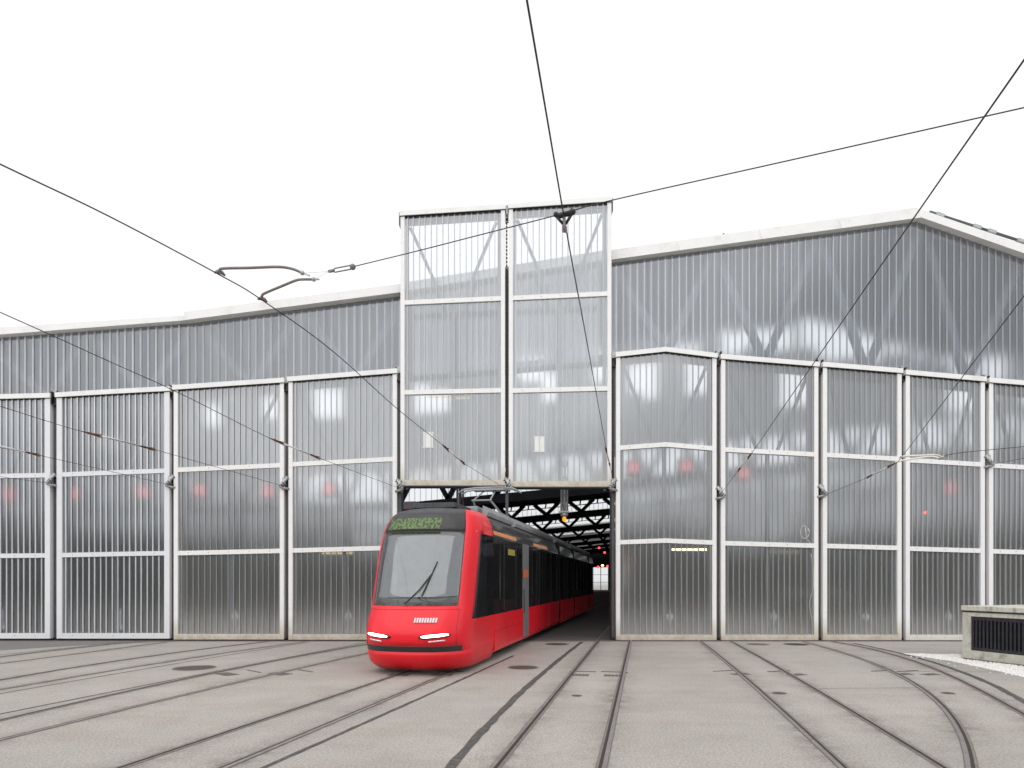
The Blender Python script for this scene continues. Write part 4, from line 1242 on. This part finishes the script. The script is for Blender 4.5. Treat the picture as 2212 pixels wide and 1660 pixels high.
# bogies with wheels
for y in (2.9, 10.6, 17.2, 23.8, 29.2):
    bg = MB(); bg.box(-.75,.75,y-1.0,y+1.0,.12,.22); o = bg.build('bogie', M['tblack'], TR)
    for yy in (y-.85, y+.85):
        for s in (-1, 1):
            w = MB(); w.tube([(s*.55,yy,.30),(s*.45,yy,.30)], .29, 20, smooth=False); w.build('wheel', M['iron'], o)
# pantograph
pg = MB(); y = 7.0
pg.box(-.55,.55,y-.5,y+.6,3.86,3.92)
pg.tube([(-.4,y+.4,3.92),(-.25,y-.7,4.28)], .03, 8); pg.tube([(.4,y+.4,3.92),(.25,y-.7,4.28)], .03, 8)
pg.tube([(-.25,y-.7,4.28),(-.18,y+.3,4.68)], .022, 8); pg.tube([(.25,y-.7,4.28),(.18,y+.3,4.68)], .022, 8)
pg.tube([(-.3,y-.7,4.28),(.3,y-.7,4.28)], .025, 8)
o = pg.build('pantograph', M['troof'], TR)
h = MB()
for yy in (y+.12, y+.48):
    h.tube([(-.95,yy,4.62),(-.75,yy,4.72),(-.4,yy,4.76),(.4,yy,4.76),(.75,yy,4.72),(.95,yy,4.62)], .028, 8)
h.box(-.5,.5,y+.1,y+.5,4.68,4.71); h.build('collector_head', M['troof'], o)
# front roof gear
b = MB(); b.box(-.5,.5,1.9,3.3,3.602,3.72); b.box(-.85,-.55,2.2,4.6,3.62,3.80); b.tube([(.55,2.0,3.62),(.55,2.0,3.86)], .02, 6)
b.build('roof_unit', M['troofd'], TR, bevel=.02)

# ------------------------------------------------------------------ light, world, camera
w = bpy.data.worlds.new('World'); scene.world = w; w.use_nodes = True
nt = w.node_tree; bg = nt.nodes['Background']
sky = nt.nodes.new('ShaderNodeTexSky'); sky.sky_type = 'NISHITA'; sky.sun_disc = False
SE, SR = R(52), R(200)
sky.sun_elevation = SE; sky.sun_rotation = SR
hs = nt.nodes.new('ShaderNodeHueSaturation'); hs.inputs['Saturation'].default_value = .06; hs.inputs['Value'].default_value = 1.0
nt.links.new(sky.outputs[0], hs.inputs['Color'])
# overcast: the veil of cloud evens the sky out to a bright white
veil = mixc(nt, .93, hs.outputs[0], (11.0,11.1,11.2))
nt.links.new(veil, bg.inputs['Color']); bg.inputs['Strength'].default_value = .1
sd = bpy.data.lights.new('sun', 'SUN'); sd.energy = 1.35; sd.angle = R(90); sd.color = (1,.98,.95)
so = bpy.data.objects.new('sun', sd); COL.objects.link(so)
az = SR  # sky sun_rotation is measured clockwise from +Y
dirv = Vector((math.sin(az)*math.cos(SE), math.cos(az)*math.cos(SE), math.sin(SE)))
so.rotation_euler = dirv.to_track_quat('Z', 'Y').to_euler()

cd = bpy.data.cameras.new('camera'); co = bpy.data.objects.new('camera', cd); COL.objects.link(co)
co.location = (0, 0, CH); co.rotation_euler = (R(90), 0, 0)
cd.sensor_width = 36; cd.lens = F/2212*36; cd.shift_x = 0; cd.shift_y = (HY-830)/2212
cd.clip_start = .05; cd.clip_end = 2000
scene.camera = co
scene.view_settings.view_transform = 'Standard'; scene.view_settings.look = 'None'
scene.view_settings.exposure = 0; scene.view_settings.gamma = 1
scene.cycles.use_denoising = True
try: scene.cycles.denoiser = 'OPENIMAGEDENOISE'
except Exception: pass
scene.cycles.max_bounces = 10; scene.cycles.transmission_bounces = 8; scene.cycles.transparent_max_bounces = 8
scene.cycles.diffuse_bounces = 4; scene.cycles.glossy_bounces = 4
scene.cycles.sample_clamp_indirect = 6
